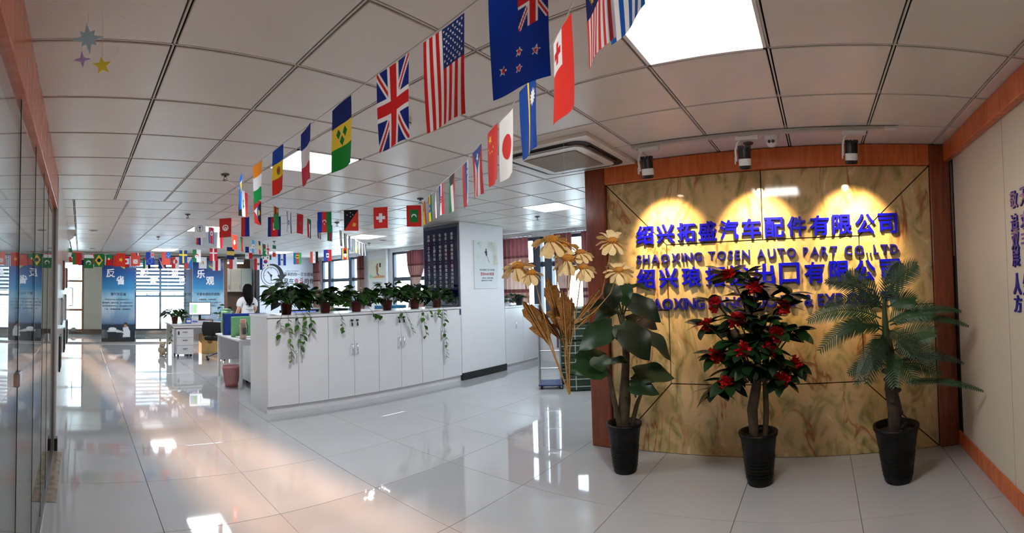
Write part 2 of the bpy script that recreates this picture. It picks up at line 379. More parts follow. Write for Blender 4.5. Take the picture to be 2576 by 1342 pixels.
# walls
wl_ = MB(); wl_.box(XL - .08, 4.42, 0, XL + .035, 9.0, CZ); wl_.box(-1.6, 8.92, 0, XL - .02, 9.0, CZ); wl_.box(-1.7, 9.0, 0, -1.6, YF, CZ)
wl = struct('wall_left', wl_, mat('glossy_white_wall', (216, 217, 218), .12, var=.02))
struct('baseboard_left', B(XL + .0352, 4.41, 0, XL + .05, 4.50, .11).box(XL - .10, 4.405, 0, XL + .05, 4.4199, .11), dark_skirt)
struct('wall_side_room', B(-2.6, -1.4, 0, -2.5, 9.0, CZ), mat('grey_room_wall', (222, 222, 220), .6))
# header over the glass partition
struct('trim_1', BB(XL - .06, YR, 2.26, XL + .03, 4.415, CZ - .001, .004), brown)
struct('trim_2', B(XL - .02, YR, 0, XL + .02, 4.40, .035).box(XL - .02, 4.38, .035, XL + .02, 4.405, 2.26), alu)
struct('trim_3', B(XL + .022, 3.35, .0004, XL + .095, 4.38, .003), mat('brown_marble_threshold', (150, 138, 122), .12, var=.3, scale=22))
# panes of the left glass partition
py_ = [YR, -.2, .62, 1.24, 1.86, 2.494, 3.065, 3.50, 4.38]
for i in range(len(py_) - 1):
    w = thing('window_%d' % (i + 1), None, None, (XL, py_[i], 0)); w['kind'] = 'structure'
    B(-.005, .003, .036, .005, py_[i + 1] - py_[i] - .003, 2.262).build('pane', glass_wall, w)
    B(-.007, py_[i + 1] - py_[i] - .004, .036, .007, py_[i + 1] - py_[i] + .004, 2.26).build('joint_strip', mat('glass_edge', (54, 72, 68), .3), w)
    if i in (4, 7):
        BB(-.018, -.03, 1.11, .018, .045, 1.165, .004).build('patch_fitting', alu, w)
for z in (1.02, 1.10):
    pass
# right-hand wall with brown header and skirting
wr = struct('wall_right', B(-2.5, YR - .1, 0, XE, YR - .006, CZ), mat('joint_shadow', (30, 27, 24), .8))
for a, b in ((XS - .11, 2.712), (2.706, 1.50), (1.494, .3), (.294, -.9)):
    B(b, YR - .006, .10, a, YR, 2.45).build('wall_panel', cream, wr)
struct('trim_4', BB(-.9, YR, 2.43, XS - .02, YR + .06, CZ - .001, .006), brown)
struct('trim_8', B(XS - .075, YR - .003, 1.62, XS - .055, YR + .012, 2.42), alu)
struct('baseboard_right', BB(-.9, YR, 0, XS - .02, YR + .018, .125, .004), brown)
struct('wall_hidden_side', B(XS + .3, 1.98, 0, XE, 2.08, CZ), white)
# far wall and its windows
far = MB()
far.box(-1.6, YF, 0, -1.05, YF + .12, CZ); far.box(.12, YF, 0, 1.85, YF + .12, CZ); far.box(3.65, YF, 0, XE, YF + .12, CZ)
far.box(-1.05, YF, 2.50, .12, YF + .12, CZ); far.box(-1.05, YF, 0, .12, YF + .12, .10); far.box(1.85, YF, 2.5, 3.65, YF + .12, CZ); far.box(1.85, YF, 0, 3.65, YF + .12, .12)
struct('wall_far', far, mat('warm_far_wall', (206, 196, 180), .6, var=.02))
struct('baseboard_far', B(-1.6, YF - .02, 0, .10, YF - .0005, .09).box(.10, YF - .02, 0, 1.86, YF - .0005, .17), dark_skirt)
def window(n, fm, x0, x1, z0, z1, y, bars_x, bars_z, bw=.05):
    w = thing('window_%d' % n, None, None, (0, y, 0)); w['kind'] = 'structure'
    f = MB(); f.box(x0, 0, z0, x0 + bw, .07, z1); f.box(x1 - bw, 0, z0, x1, .07, z1); f.box(x0, 0, z0, x1, .07, z0 + bw); f.box(x0, 0, z1 - bw, x1, .07, z1)
    f.build('window_frame', fm, w)
    for b in bars_x: B(b - bw / 2, .005, z0, b + bw / 2, .065, z1).build('mullion', fm, w)
    for b in bars_z: B(x0, .008, b - bw / 2, x1, .062, b + bw / 2).build('transom', fm, w)
    xs = [x0] + list(bars_x) + [x1]
    for i in range(len(xs) - 1): B(xs[i] + .01, .032, z0 + .01, xs[i + 1] - .01, .038, z1 - .01).build('pane', glass, w)
    return w
window(10, wood_frame, -1.05, .12, .10, 2.5, YF + .02, [-.50], [.82, 1.80], .07)
window(11, frame_m, 1.85, 3.65, .12, 2.5, YF + .02, [2.75], [1.30], .06)
# glass partition that carries the posters
wp = thing('window_12', None, None, (0, YP, 0)); wp['kind'] = 'structure'
for a, b in ((-1.6, -.31), (-.30, .60), (.605, 1.56), (1.565, 2.50), (2.505, 3.22), (3.225, 4.16)):
    B(a, -.006, .04, b, .006, 2.42).build('pane', glass, wp)
B(-1.6, -.03, 2.42, 4.45, .03, 2.50).build('top_rail', black, wp); B(-1.6, -.02, 0, 4.2, .02, .04).build('bottom_rail', alu, wp)
hm = MB(); hm.tube([(-.36, -.05, 1.05), (-.36, -.05, 1.55)], .012); hm.tube([(-.22, -.05, 1.05), (-.22, -.05, 1.55)], .012); hm.tube([(-.36, -.05, 1.05), (-.22, -.05, 1.05)], .012); hm.tube([(-.36, -.05, 1.55), (-.22, -.05, 1.55)], .012)
hm.tube([(-.30, -.05, 1.05), (-.30, 0, 1.05)], .01); hm.tube([(-.30, -.05, 1.55), (-.30, 0, 1.55)], .01)
hm.build('door_handle', black, wp)
B(-.62, -.028, 2.5, 4.45, .028, CZ).build('rail_board', mat('bulkhead', (150, 146, 140), .6), wp)
# exterior wall with the big windows (runs along X = XE)
WZ0, WZ1 = .86, 2.47
ext = MB()
wy = [(4.05, 6.12), (8.62, 9.95), (11.35, 13.80)]
prev = 1.9
for a, b in wy + [(YF, YF)]:
    ext.box(XE, prev, 0, XE + .15, a, CZ); 
    if b > a: ext.box(XE, a, 0, XE + .15, b, WZ0); ext.box(XE, a, WZ1, XE + .15, b, CZ)
    prev = b
struct('wall_window_side', ext, white)
n = 13
for (a, b), bars, tr in zip(wy, ([5.03, 5.30], [9.10], [12.0, 13.25]), (1.92, 1.75, 1.80)):
    w = thing('window_%d' % n, None, None, (XE, 0, 0)); w['kind'] = 'structure'; n += 1
    f = MB(); bw = .06
    f.box(.02, a, WZ0, .10, a + bw, WZ1); f.box(.02, b - bw, WZ0, .10, b, WZ1); f.box(.02, a, WZ0, .10, b, WZ0 + bw); f.box(.02, a, WZ1 - bw, .10, b, WZ1); f.build('window_frame', frame_m, w)
    for q in bars: B(-.02, q - .085, WZ0, .10, q + .085, WZ1).build('mullion', frame_m, w)
    for q0, q1 in zip([a] + bars, bars + [b]):
        B(.03, q0, tr - .05, .09, q1, tr + .05).build('transom', frame_m, w)
        B(.058, q0 + .01, WZ0 + .01, .064, q1 - .01, WZ1 - .01).build('pane', glass, w)
    B(-.10, a - .03, WZ0 - .03, .02, b + .03, WZ0).build('sill', white_gloss, w)
# column beside the cabinets
struct('wall_column', BB(5.50, 5.25, 0, 6.63, 6.14, CZ, .008), white)
struct('baseboard_column', B(5.488, 5.238, 0, 6.642, 6.152, .115), dark_skirt)
struct('trim_5', T([(7.70, 9.98 + .12, 0), (7.70, 10.10, CZ)], .045, 12), mat('pipe_paint', (215, 216, 220), .4))
# clock wall and dark kitchenette niche
struct('wall_clock_side', B(5.70, YC, 0, XE, YC + .12, CZ).box(5.70, YC + .12, 0, 5.82, YF, CZ), mat('pale_blue_wall', (214, 219, 232), .5, var=.015))
struct('trim_6', B(5.58, YC - .02, 0, 5.70, YC + .14, CZ), mat('dark_jamb', (36, 32, 32), .5))
struct('wall_niche', B(4.2, 15.1, 0, 5.70, 15.2, CZ).box(4.20, YP + .05, 0, 4.30, 15.1, CZ), mat('brown_niche_wall', (104, 78, 62), .5, var=.1))
struct('trim_7', B(4.20, YP - .02, 2.43, 5.70, YP + .06, CZ), black)

# ---------------------------------------------------------------- onyx sign wall
sw = struct('wall_sign', B(XS + .02, YR, 0, XS + .30, 2.06, CZ), mat('stone_joint', (28, 20, 14), .8))
BB(XS - .035, YR + .005, 0, XS + .05, -.965, CZ - .003, .008).build('frame_board', brown_dark, sw)
BB(XS - .035, 1.87, 0, XS + .32, 2.075, CZ - .003, .008).build('frame_board', brown_dark, sw)
BB(XS - .035, -.965, 2.40, XS + .05, 1.87, CZ - .003, .008).build('frame_board', brown, sw)
yl, yr, zt = 1.87, -.965, 2.40; il, ir, it, ib = 1.30, -.345, 1.815, .605; ym = .456
panels = [[(yl, zt), (il, it), (ym, it), (ym, zt)], [(ym, zt), (ym, it), (ir, it), (yr, zt)],
          [(yl, zt), (yl, 1.245), (il, 1.245), (il, it)], [(yl, 1.245), (yl, 0), (il, ib), (il, 1.245)],
          [(yr, zt), (ir, it), (ir, 1.22), (yr, 1.22)], [(yr, 1.22), (ir, 1.22), (ir, ib), (yr, 0)],
          [(il, it), (il, ib), (ir, ib), (ir, it)], [(il, ib), (yl, 0), (yr, 0), (ir, ib)]]
def inset(poly, d):
    n = len(poly); A = sum(poly[i][0] * poly[(i + 1) % n][1] - poly[(i + 1) % n][0] * poly[i][1] for i in range(n))
    sgn = 1 if A > 0 else -1; out = []
    for i in range(n):
        p0, p1, p2 = Vector(poly[i - 1]), Vector(poly[i]), Vector(poly[(i + 1) % n])
        d1 = (p1 - p0).normalized(); d2 = (p2 - p1).normalized(); n1 = Vector((-d1.y, d1.x)) * sgn; n2 = Vector((-d2.y, d2.x)) * sgn
        k = (n1 + n2); k = k / max(.3, k.dot(n1)); out.append(tuple(p1 + k * d))
    return out
for p in panels:
    q = inset(p, .0045); m_ = MB(); m_.prism(q, -.02, 0)
    m_.v = [(XS - z, y, zz) for (y, zz, z) in m_.v]
    m_.f = [f[::-1] for f in m_.f]
    me = m_.mesh('stone_panel', onyx); bm = bmesh.new(); bm.from_mesh(me); bmesh.ops.recalc_face_normals(bm, faces=bm.faces); bm.to_mesh(me); bm.free()
    link('stone_panel', me, sw)
# company lettering, each character a separate cut-out letter
def sign_row(name, text, z, h, y_left, y_right, label, boldness, dx=.028, m=sign_blue):
    t = thing(name, label, 'sign', (XS, (y_left + y_right) / 2, z))
    M = wall_frame((0, 0, 0), '-X'); chars = list(text); cjk = ord(chars[0]) > 0x3000
    tot = y_left - y_right
    if cjk:
        pit = (tot - h) / (len(chars) - 1); pos = [(-tot / 2 + h / 2 + i * pit, c, h * .96) for i, c in enumerate(chars)]
    else:
        ws = []
        for c in chars:
            if c == ' ': ws.append((c, h * .30)); continue
            _, a, b = text_mesh(c); ws.append((c, a / .73 * h))
        extra = (tot - sum(w for _, w in ws)) / (len(ws) - 1); x = -tot / 2; pos = []
        for c, w in ws: pos.append((x + w / 2, c, w)); x += w + extra
    for x, c, w in pos:
        if c == ' ': continue
        if cjk: me, a, b = text_mesh(c, depth=dx, bold=boldness, m=m, w=w, h=h); yy = 0
        else:
            small = c in '.,'; me, a, b = text_mesh(c, depth=dx, bold=boldness, m=m, w=w * .98, h=h * (.18 if c == '.' else .3 if c == ',' else 1.0)); yy = -h / 2 + h * (.09 if c == '.' else .02) if small else 0
        me.transform(M @ Matrix.Translation((x, yy, .002))); me.name = 'letter'; link('letter', me, t)
    return t
sign_row('chinese_sign', '绍兴拓盛汽车配件有限公司', 1.912, .168, 1.575, -.672, 'top row of large blue Chinese letters on the onyx wall', .021)
sign_row('english_sign', 'SHAOXING TOSEN AUTO PART CO.,LTD', 1.697, .078, 1.575, -.665, 'thin blue capitals row under the top Chinese row, reading SHAOXING TOSEN AUTO PART', .012, m=navy_txt)
sign_row('chinese_sign', '绍兴琅拓进出口有限公司', 1.525, .178, 1.585, -.680, 'second row of large blue Chinese letters, partly behind the red-flowered tree', .021)
sign_row('english_sign', 'SHAOXING LANGTUO IMP & EXP CO.,LTD', 1.298, .098, 1.575, -.665, 'bottom row of bold blue capitals on the onyx wall, ending EXP CO', .022, m=navy_txt)
# wall lettering on the cream wall at the right edge
Mr = wall_frame((0, YR, 0), '+Y')
for k, (s_, z) in enumerate([('敬天', 1.90), ('追求', 1.765), ('双丰', 1.655), ('展', 1.55), ('人生', 1.40), ('方', 1.28)]):
    t = thing('wall_lettering', 'dark blue Chinese letters %s on the cream wall, %s row' % (s_, ['first', 'second', 'third', 'fourth', 'fifth', 'sixth'][k]), 'wall lettering', (2.57, YR, z), group='blue lettering on the cream wall')
    iv = Matrix.Translation((-2.57, -YR, -z))
    for i, c in enumerate(s_):
        text_on('letter', c, Mr, -(2.60 - .05 - i * .14) , z, t, navy_txt, .012, .016, w=.105, h=.105 if k != 4 else .13, inv=iv)
# framed pictures on the glossy left wall
for k in range(9):
    y = 5.0 + k * .43; z = 1.25 + .42 * (k % 3 - 1) ; hh = .30 if k % 2 else .36
    t = thing('picture_frame', 'dark framed picture on the glossy left wall, %s from the pillar' % ['first', 'second', 'third', 'fourth', 'fifth', 'sixth', 'seventh', 'eighth', 'ninth'][k], 'picture frame', (XL + .035, y, z), group='framed pictures on the left wall')
    fr = MB(); w2 = .15; h2 = hh / 2
    fr.box(0, -w2, -h2, .015, w2, -h2 + .015); fr.box(0, -w2, h2 - .015, .015, w2, h2); fr.box(0, -w2, -h2, .015, -w2 + .015, h2); fr.box(0, w2 - .015, -h2, .015, w2, h2)
    fr.build('frame', [black, alu, brown_dark][k % 3], t); B(.002, -w2 + .015, -h2 + .015, .006, w2 - .015, h2 - .015).build('picture', mat('photo_%d' % (k % 3), [(90, 104, 124), (176, 170, 160), (120, 96, 84)][k % 3], .3, var=.5, scale=14), t)
    if k > 5: break
# wall sticker and speaker near the far left ceiling
t = thing('wall_speaker', 'small white wedge speaker high on the left wall below the ceiling', 'speaker', (XL + .035, 8.2, 2.36))
sp = MB(); sp.add([(0, -.1, 0), (0, .1, 0), (0, .1, .18), (0, -.1, .18), (.08, -.08, .05), (.08, .08, .05), (.14, .09, .18), (.14, -.09, .18)], [(0, 1, 2, 3)[::-1], (4, 5, 6, 7), (0, 4, 7, 3)[::-1], (1, 2, 6, 5)[::-1], (2, 3, 7, 6)[::-1], (0, 1, 5, 4)[::-1]])
sp.build('housing', white_metal, t); B(.085, -.06, .08, .125, .06, .16).build('grille', mat('grey_grille', (150, 150, 150), .7), t)

# ---------------------------------------------------------------- white cabinet row with its worktop
CX = [2.20, 2.62, 3.045, 3.445, 3.85, 4.247, 4.645, 5.075, 5.49]
CY, CD, CH = 5.25, .58, 1.155
names = ['white two-door cabinet at the open left end of the cabinet row', 'white two-door cabinet, second from the left end, keys hanging in both locks', 'white two-door cabinet, third from the left end of the row', 'white two-door cabinet against the column, right end of the row']
wm = white_gloss
for k in range(4):
    x0, xm, x1 = CX[2 * k], CX[2 * k + 1], CX[2 * k + 2]; w = x1 - x0
    t = thing('storage_cabinet', names[k], 'cabinet', (x0, CY, 0), group='white cabinets in the dividing row')
    b = MB(); b.box(.001, .022, .085, w - .001, CD, CH); b.box(.001, .04, 0, w - .001, CD, .085); b.build('body', wm, t)
    B(.001, .03, 0, w - .001, .0395, .08).build('plinth', wm, t)
    if k == 3: BB(w - .035, -.004, CH - .10, w - .001, -.0005, CH - .012, .001).build('corner_strip', mat('blue_strip', (28, 36, 96), .4), t)
    for a, bb, sgn in ((.003, xm - x0 - .0025, 1), (xm - x0 + .0025, w - .003, -1)):
        d = BB(a, 0, .09, bb, .02, CH - .012, .0015).build('door', wm, t)
        hx = bb - .035 if sgn > 0 else a + .035; hz = .60 + .03 * k
        h = MB(); h.tube([(hx, -.001, hz), (hx, -.028, hz + .012), (hx, -.028, hz + .128), (hx, -.001, hz + .14)], .006, 6); h.build('handle', chrome, d)
        lx = bb - .04 if sgn > 0 else a + .04
        if k in (1, 2):
            l = MB(); l.tube([(lx, .001, CH - .07), (lx, -.012, CH - .07)], .012, 10); l.build('lock', black, d)
            q = MB(); q.box(lx - .02, -.022, CH - .078, lx + .02, -.014, CH - .06); q.box(lx - .004, -.02, CH - .105, lx + .004, -.016, CH - .07); q.tube([(lx + .004, -.018, CH - .105), (lx + .004, -.018, CH - .145)], .010, 6); q.build('key', black, d)
t = thing('worktop', 'long white worktop lying over the row of cabinets under the trailing plants', 'worktop', (2.19, 5.235, CH))
BB(0, 0, 0, 3.30, .61, .03, .003).build('board', white_gloss, t)

# ---------------------------------------------------------------- leaves and plants
def leaf_mesh(name, m, prof, curl=.25, fold=.18, n=7, wave=0.0):
    """blade along +X from 0..1; prof(t) gives half width; droops along its length, folds along the midrib"""
    vs = []; fs = []
    for i in range(n + 1):
        t = i / n; wd = prof(t); z = -curl * t * t
        x = t
        for s in (-1, -.5, 0, .5, 1):
            vs.append((x - (.10 * abs(s) * (1 - t) if t < .25 else 0), s * wd, z + abs(s) * wd * fold + wave * math.sin(9 * t + 3 * s) * abs(s) * wd))
    for i in range(n):
        for j in range(4): fs.append((i * 5 + j, (i + 1) * 5 + j, (i + 1) * 5 + j + 1, i * 5 + j + 1))
    return MB().add(vs, fs, True).mesh(name, m)
pothos_m = leaf_mat('pothos_leaf', (14, 34, 12), (44, 84, 26), .38); vine_leaf_m = leaf_mat('vine_leaf', (36, 84, 24), (96, 140, 52), .4, .25)
heart = lambda t: .42 * (math.sin(PI * min(1, t * 1.02 + .06)) ** .75) * (1.15 - .55 * t) if t < .985 else .0
pothos_leaf = leaf_mesh('pothos_leaf', pothos_m, heart, .35, .2); vine_leaf = leaf_mesh('vine_leaf', vine_leaf_m, heart, .3, .2)
def aim(pos, d, roll, s, sy=None):
    d = Vector(d).normalized(); up = Vector((0, 0, 1)); y = up.cross(d)
    if y.length < .05: y = Vector((0, 1, 0))
    y.normalize(); z = d.cross(y); R = Matrix((d, y, z)).transposed().to_4x4()
    return Matrix.Translation(pos) @ R @ Matrix.Rotation(roll, 4, 'X') @ Matrix.Diagonal((s, sy or s, s, 1))
pot_red = mat('dark_red_pot', (92, 28, 22), .35); soil = mat('potting_soil', (36, 26, 20), .9, var=.3, scale=60); vine_m = mat('vine_stem', (60, 78, 36), .6)
def pothos(name, label, loc, r, h, nl, pot_h=.13, group=None, vines=(), seed=0, ls=.10, pot_m=pot_red, cat='potted plant'):
    rd = random.Random(seed); t = thing(name, label, cat, loc, group=group)
    MB().lathe([(.055, 0), (.062, .01), (.078, pot_h), (.084, pot_h), (.084, pot_h + .012), (.072, pot_h + .012), (.068, pot_h - .015)], 20, cap1=False).build('pot', pot_m, t)
    MB().lathe([(.001, pot_h - .012), (.069, pot_h - .012)], 16, cap0=False, cap1=False).build('soil', soil, t)
    st = MB()
    for i in range(nl):
        a = rd.uniform(0, 2 * PI); e = rd.uniform(.05, 1.0) ** .8; rr = r * math.sqrt(rd.uniform(.04, 1)); z = pot_h + .0 + (h - pot_h) * (1 - (rr / r) ** 2 * .55) * rd.uniform(.30, 1)
        if rr > .6 * r and rd.random() < .4: z -= .06
        z = max(z, .05)
        p = Vector((rr * math.cos(a), rr * math.sin(a), z)); s = ls * rd.uniform(.8, 1.35)
        b = a + rd.uniform(-.8, .8); d = Vector((math.cos(b), math.sin(b), rd.uniform(-.6, .45)))
        if p.z + d.z * s < .01: d.z = .1
        link('leaf', pothos_leaf, t, mtx=aim(p, d, rd.uniform(-.6, .6), s))
        if i % 2 == 0: st.tube([(rr * .1 * math.cos(a), rr * .1 * math.sin(a), pot_h), (rr * .5 * math.cos(a), rr * .5 * math.sin(a), max(z, pot_h) * .9 + .02), tuple(p)], .0025, 4, False)
    st.build('stems', vine_m, t)
    for (x0, y0, z0), (x1, z1), nlv in vines:                       # hanging runners over the front edge
        yf = y0; pts = [Vector((0, -.02, pot_h + .02)), Vector((x0 * .6, yf * .6, .10)), Vector((x0, yf, z0))]
        for k in range(1, 8): pts.append(Vector((x0 + (x1 - x0) * k / 7 + rd.uniform(-.018, .018), yf + rd.uniform(-.012, .004), z0 + (z1 - z0) * k / 7)))
        T(pts, .0025, 5).build('vine', vine_m, t)
        for k in range(nlv):
            u = (k + rd.random() * .6) / nlv * 7; i = min(6, int(u)); p = pts[2 + i].lerp(pts[3 + i], u - i); a = rd.choice((0, PI)) + rd.uniform(-.7, .7)
            d = Vector((math.cos(a), -.35 - .3 * rd.random(), -rd.uniform(.2, 1.1)))
            link('leaf', vine_leaf, t, mtx=aim(p, d, rd.uniform(-.5, .5), rd.uniform(.05, .085)))
    return t
WT = CH + .03
gp = 'trailing plants along the cabinet top'
def rv(*rows):
    return [((a, -.27, b), (c, d), n_) for a, b, c, d, n_ in rows]
PY = 5.47
pothos('trailing_plant', 'bushiest dark green trailing plant at the left end of the worktop, long vines', (2.56, PY, WT), .28, .43, 125, group=gp, seed=1, ls=.135, vines=rv((-.10, -.04, -.06, -.58, 11), (.02, -.03, .06, -.45, 10), (.14, -.03, .10, -.36, 9), (.22, -.03, .20, -.26, 6), (-.2, -.03, -.22, -.30, 4)))
pothos('trailing_plant', 'trailing plant in a dark red pot, second from the left on the worktop', (3.13, PY, WT), .25, .36, 88, group=gp, seed=2, ls=.115, vines=rv((.08, -.03, .12, -.24, 6)))
pothos('trailing_plant', 'trailing plant in a dark red pot, third from the left, before the window', (3.63, PY, WT), .24, .36, 82, group=gp, seed=3, ls=.115, vines=rv((.10, -.02, .24, -.07, 5)))
pothos('trailing_plant', 'trailing plant with one tall upright leaf, fourth from the left on the worktop', (4.17, PY, WT), .26, .42, 95, group=gp, seed=4, ls=.125, vines=rv((.14, -.03, .26, -.36, 6), (.05, -.03, .02, -.12, 3)))
pothos('trailing_plant', 'trailing plant next to last before the column on the worktop', (4.70, PY, WT), .26, .40, 92, group=gp, seed=5, ls=.12, vines=rv((-.08, -.03, -.02, -.42, 8), (.06, -.02, .12, -.14, 3)))
pothos('trailing_plant', 'trailing plant beside the column with the longest single vine', (5.16, PY, WT), .24, .36, 82, group=gp, seed=6, ls=.115, vines=rv((-.10, -.02, -.06, -.78, 14), (-.2, -.02, -.25, -.14, 4)))
# plants on the low cabinet by the curtain
pothos('potted_plant', 'small pale green plant on the low cabinet beside the column', (6.86, 5.42, 1.13), .12, .24, 26, group='plants on the low cabinet', seed=8, ls=.085, pot_m=white_gloss)
pothos('potted_plant', 'small dark green plant on the low cabinet below the curtain', (7.30, 5.42, 1.13), .15, .22, 30, group='plants on the low cabinet', seed=9, ls=.09, pot_m=black)

# low cabinet between column and window wall
for k in range(2):
    x0 = 6.645 + k * .55
    t = thing('low_cabinet', 'low white cabinet touching the column' if k == 0 else 'low white cabinet in the corner by the window', 'cabinet', (x0, 5.26, 0), group='low white cabinets by the window')
    B(.001, .02, .08, .549, .46, 1.10).box(.001, .04, 0, .549, .46, .08).build('body', wm, t)
    d = BB(.003, 0, .085, .547, .019, 1.095, .0015).build('door', wm, t)
    T([(.30, -.001, .72), (.30, -.028, .73), (.30, -.028, .83), (.30, -.001, .84)], .006, 6).build('handle', chrome, d)
t = thing('worktop', 'short white worktop on the low cabinets beside the column', 'worktop', (6.645, 5.25, 1.10)); BB(0, 0, 0, 1.10, .47, .03, .003).build('board', white_gloss, t)

# ---------------------------------------------------------------- floor plants before the onyx wall
def floor_pot(t, r0, r1, h, rings=7):
    prof = [(r0 * .92, 0), (r0, .012)]
    for i in range(rings):
        z = .04 + (h * .55 - .04) * i / rings; r = r0 + (r1 - r0) * z / h
        prof += [(r, z), (r + .006, z + .012), (r + .002, z + .024)]
    prof += [(r0 + (r1 - r0) * .6, h * .6), (r1, h - .03), (r1 + .01, h - .025), (r1 + .012, h), (r1 - .008, h), (r1 - .016, h - .05)]
    MB().lathe(prof, 32, cap1=False).build('pot', black_pot, t); MB().lathe([(.001, h - .05), (r1 - .015, h - .05)], 20, cap0=False, cap1=False).build('soil', soil, t)
def frame_at(th):   # image-right and away directions at a bearing
    return Vector((math.cos(th), -math.sin(th), 0)), Vector((math.sin(th), math.cos(th), 0))

# elephant-ear plant
big_m = leaf_mat('elephant_ear_leaf', (12, 36, 14), (24, 64, 24), .42, .08)
earw = lambda t: .36 * (math.sin(PI * min(1, t * .98 + .10)) ** .8) * (1.1 - .5 * t) if t < .98 else .01
ear = leaf_mesh('ear_leaf', big_m, lambda t: earw(t) * 1.2, .18, .12, 12, .16)
trunk_m = mat('green_brown_trunk', (74, 62, 42), .7, var=.4, scale=18, bump=.5, bscale=30); petiole_m = mat('petiole', (52, 70, 36), .45)
px1 = Vector((3.44, 1.555, 0)); R1, A1 = frame_at(1.152)
t = thing('elephant_ear_plant', 'broad-leaved green artificial plant in black pot at the left of the onyx wall', 'potted plant', px1)
floor_pot(t, .092, .132, .385)
K1 = 311.0
def im1(px, py, dep=0): return R1 * ((px - 1572) / K1) + A1 * dep + Vector((0, 0, 1.487 - (py - 722) / K1))
T([im1(1570, 1080), im1(1576, 1010), im1(1578, 960), im1(1583, 900), im1(1580, 860), im1(1578, 800)], [.042, .05, .036, .030, .024, .014], 10).build('trunk', trunk_m, t)
T([im1(1562, 1070, -.02), im1(1550, 1010, -.02), im1(1540, 950, -.03), im1(1532, 925, -.04)], [.026, .022, .018, .012], 8).build('trunk', trunk_m, t)
T([im1(1592, 1070, .0), im1(1606, 1020, -.02), im1(1618, 990, -.04)], [.02, .018, .012], 8).build('trunk', trunk_m, t)
def zz1(x, y, d=0): return im1(1420 + x / 2.397, 640 + y / 2.397, d)
def face_aim(base, tip, nrm, wid, roll=0.0):
    """blade from base to tip whose upper side looks along nrm"""
    d = tip - base; ln = d.length; d.normalize(); z = (nrm - d * nrm.dot(d)).normalized(); y = z.cross(d); R = Matrix((d, y, z)).transposed().to_4x4()
    return Matrix.Translation(base) @ R @ Matrix.Rotation(roll, 4, 'X') @ Matrix.Diagonal((ln, wid, ln, 1))
for (bx, by), (tx_, ty_), wd, dep, (sx, sy) in [((345, 215), (265, 235), .20, -.02, (375, 300)), ((400, 205), (578, 225), .12, .06, (375, 320)), ((325, 215), (330, 350), .22, -.10, (372, 380)), ((400, 205), (388, 335), .20, -.06, (375, 380)), ((430, 290), (628, 425), .30, -.02, (376, 400)), ((400, 410), (575, 365), .22, .03, (378, 430)), ((340, 350), (145, 300), .26, .04, (374, 420)), ((312, 440), (92, 562), .36, -.10, (372, 560)), ((330, 340), (175, 420), .24, .08, (374, 470)),
        ((390, 450), (550, 630), .40, -.20, (378, 600)), ((470, 470), (694, 640), .34, -.06, (380, 560)), ((480, 420), (600, 470), .26, .10, (380, 520)), ((365, 430), (440, 560), .30, -.16, (376, 560)), ((262, 690), (25, 655), .36, -.10, (268, 730)), ((255, 640), (55, 600), .26, .05, (268, 730)), ((235, 610), (260, 690), .26, -.16, (270, 740)), ((300, 640), (410, 630), .16, -.10, (285, 740)), ((440, 735), (695, 742), .36, .02, (450, 850)), ((410, 785), (592, 822), .24, -.10, (440, 870)), ((350, 300), (270, 255), .24, .05, (374, 380))]:
    b = zz1(bx, by, dep); e = zz1(tx_, ty_, dep - .05); root = zz1(sx, sy, -.01)
    T([root, root.lerp(b, .6) + Vector((0, 0, .03)), b], [.008, .007, .005], 6).build('petiole', petiole_m, t)
    link('leaf', ear, t, mtx=face_aim(b, e, -A1 * .75 + Vector((0, 0, .8)) + R1 * random.uniform(-.3, .3), wd * .86, random.uniform(-.3, .3)))
# red-flowered tree
rh_m = leaf_mat('rhododendron_leaf', (14, 34, 16), (28, 58, 26), .3, .08); petal_m = leaf_mat('red_petal', (170, 8, 14), (214, 22, 30), .5, .3)
oval = lambda t: .27 * (math.sin(PI * min(1, t + .02)) ** .7) if t < .985 else .005
rleaf = leaf_mesh('oval_leaf', rh_m, oval, .22, .12, 6)
pw = lambda t: .52 * (t ** .6) * (1.12 - .42 * t); petal = leaf_mesh('petal', petal_m, pw, -.15, .10, 5, .35)
p2c = Vector((3.42, .487, 0)); R2, A2 = frame_at(1.446)
t = thing('flowering_tree', 'artificial tree with red flowers in black pot, middle of the onyx wall', 'potted plant', p2c)
floor_pot(t, .092, .134, .378)
K2 = 343.0
def im2(px, py, dep=0): return R2 * ((px - 1908) / K2) + A2 * dep + Vector((0, 0, 1.468 - (py - 710) / K2))
T([im2(1898, 1100), im2(1895, 1030), im2(1908, 970), im2(1912, 900), im2(1900, 820), im2(1885, 740)], [.034, .04, .036, .03, .02, .01], 10).build('trunk', trunk_m, t)
T([im2(1925, 1100, .02), im2(1930, 1040, .02), im2(1930, 960, .02), im2(1940, 880, .02), im2(1965, 810, .0)], [.02, .022, .02, .016, .008], 8).build('trunk', trunk_m, t)
moss = leaf_mesh('moss_blade', rh_m, lambda t: .10 * (1 - t), .2, .1, 3)
for i in range(26):
    a = random.uniform(0, 2 * PI); r = random.uniform(.03, .11); link('moss_tuft', moss, t, mtx=aim(Vector((r * math.cos(a), r * math.sin(a), .345)), Vector((math.cos(a), math.sin(a), random.uniform(.2, 1))), 0, random.uniform(.05, .09)))
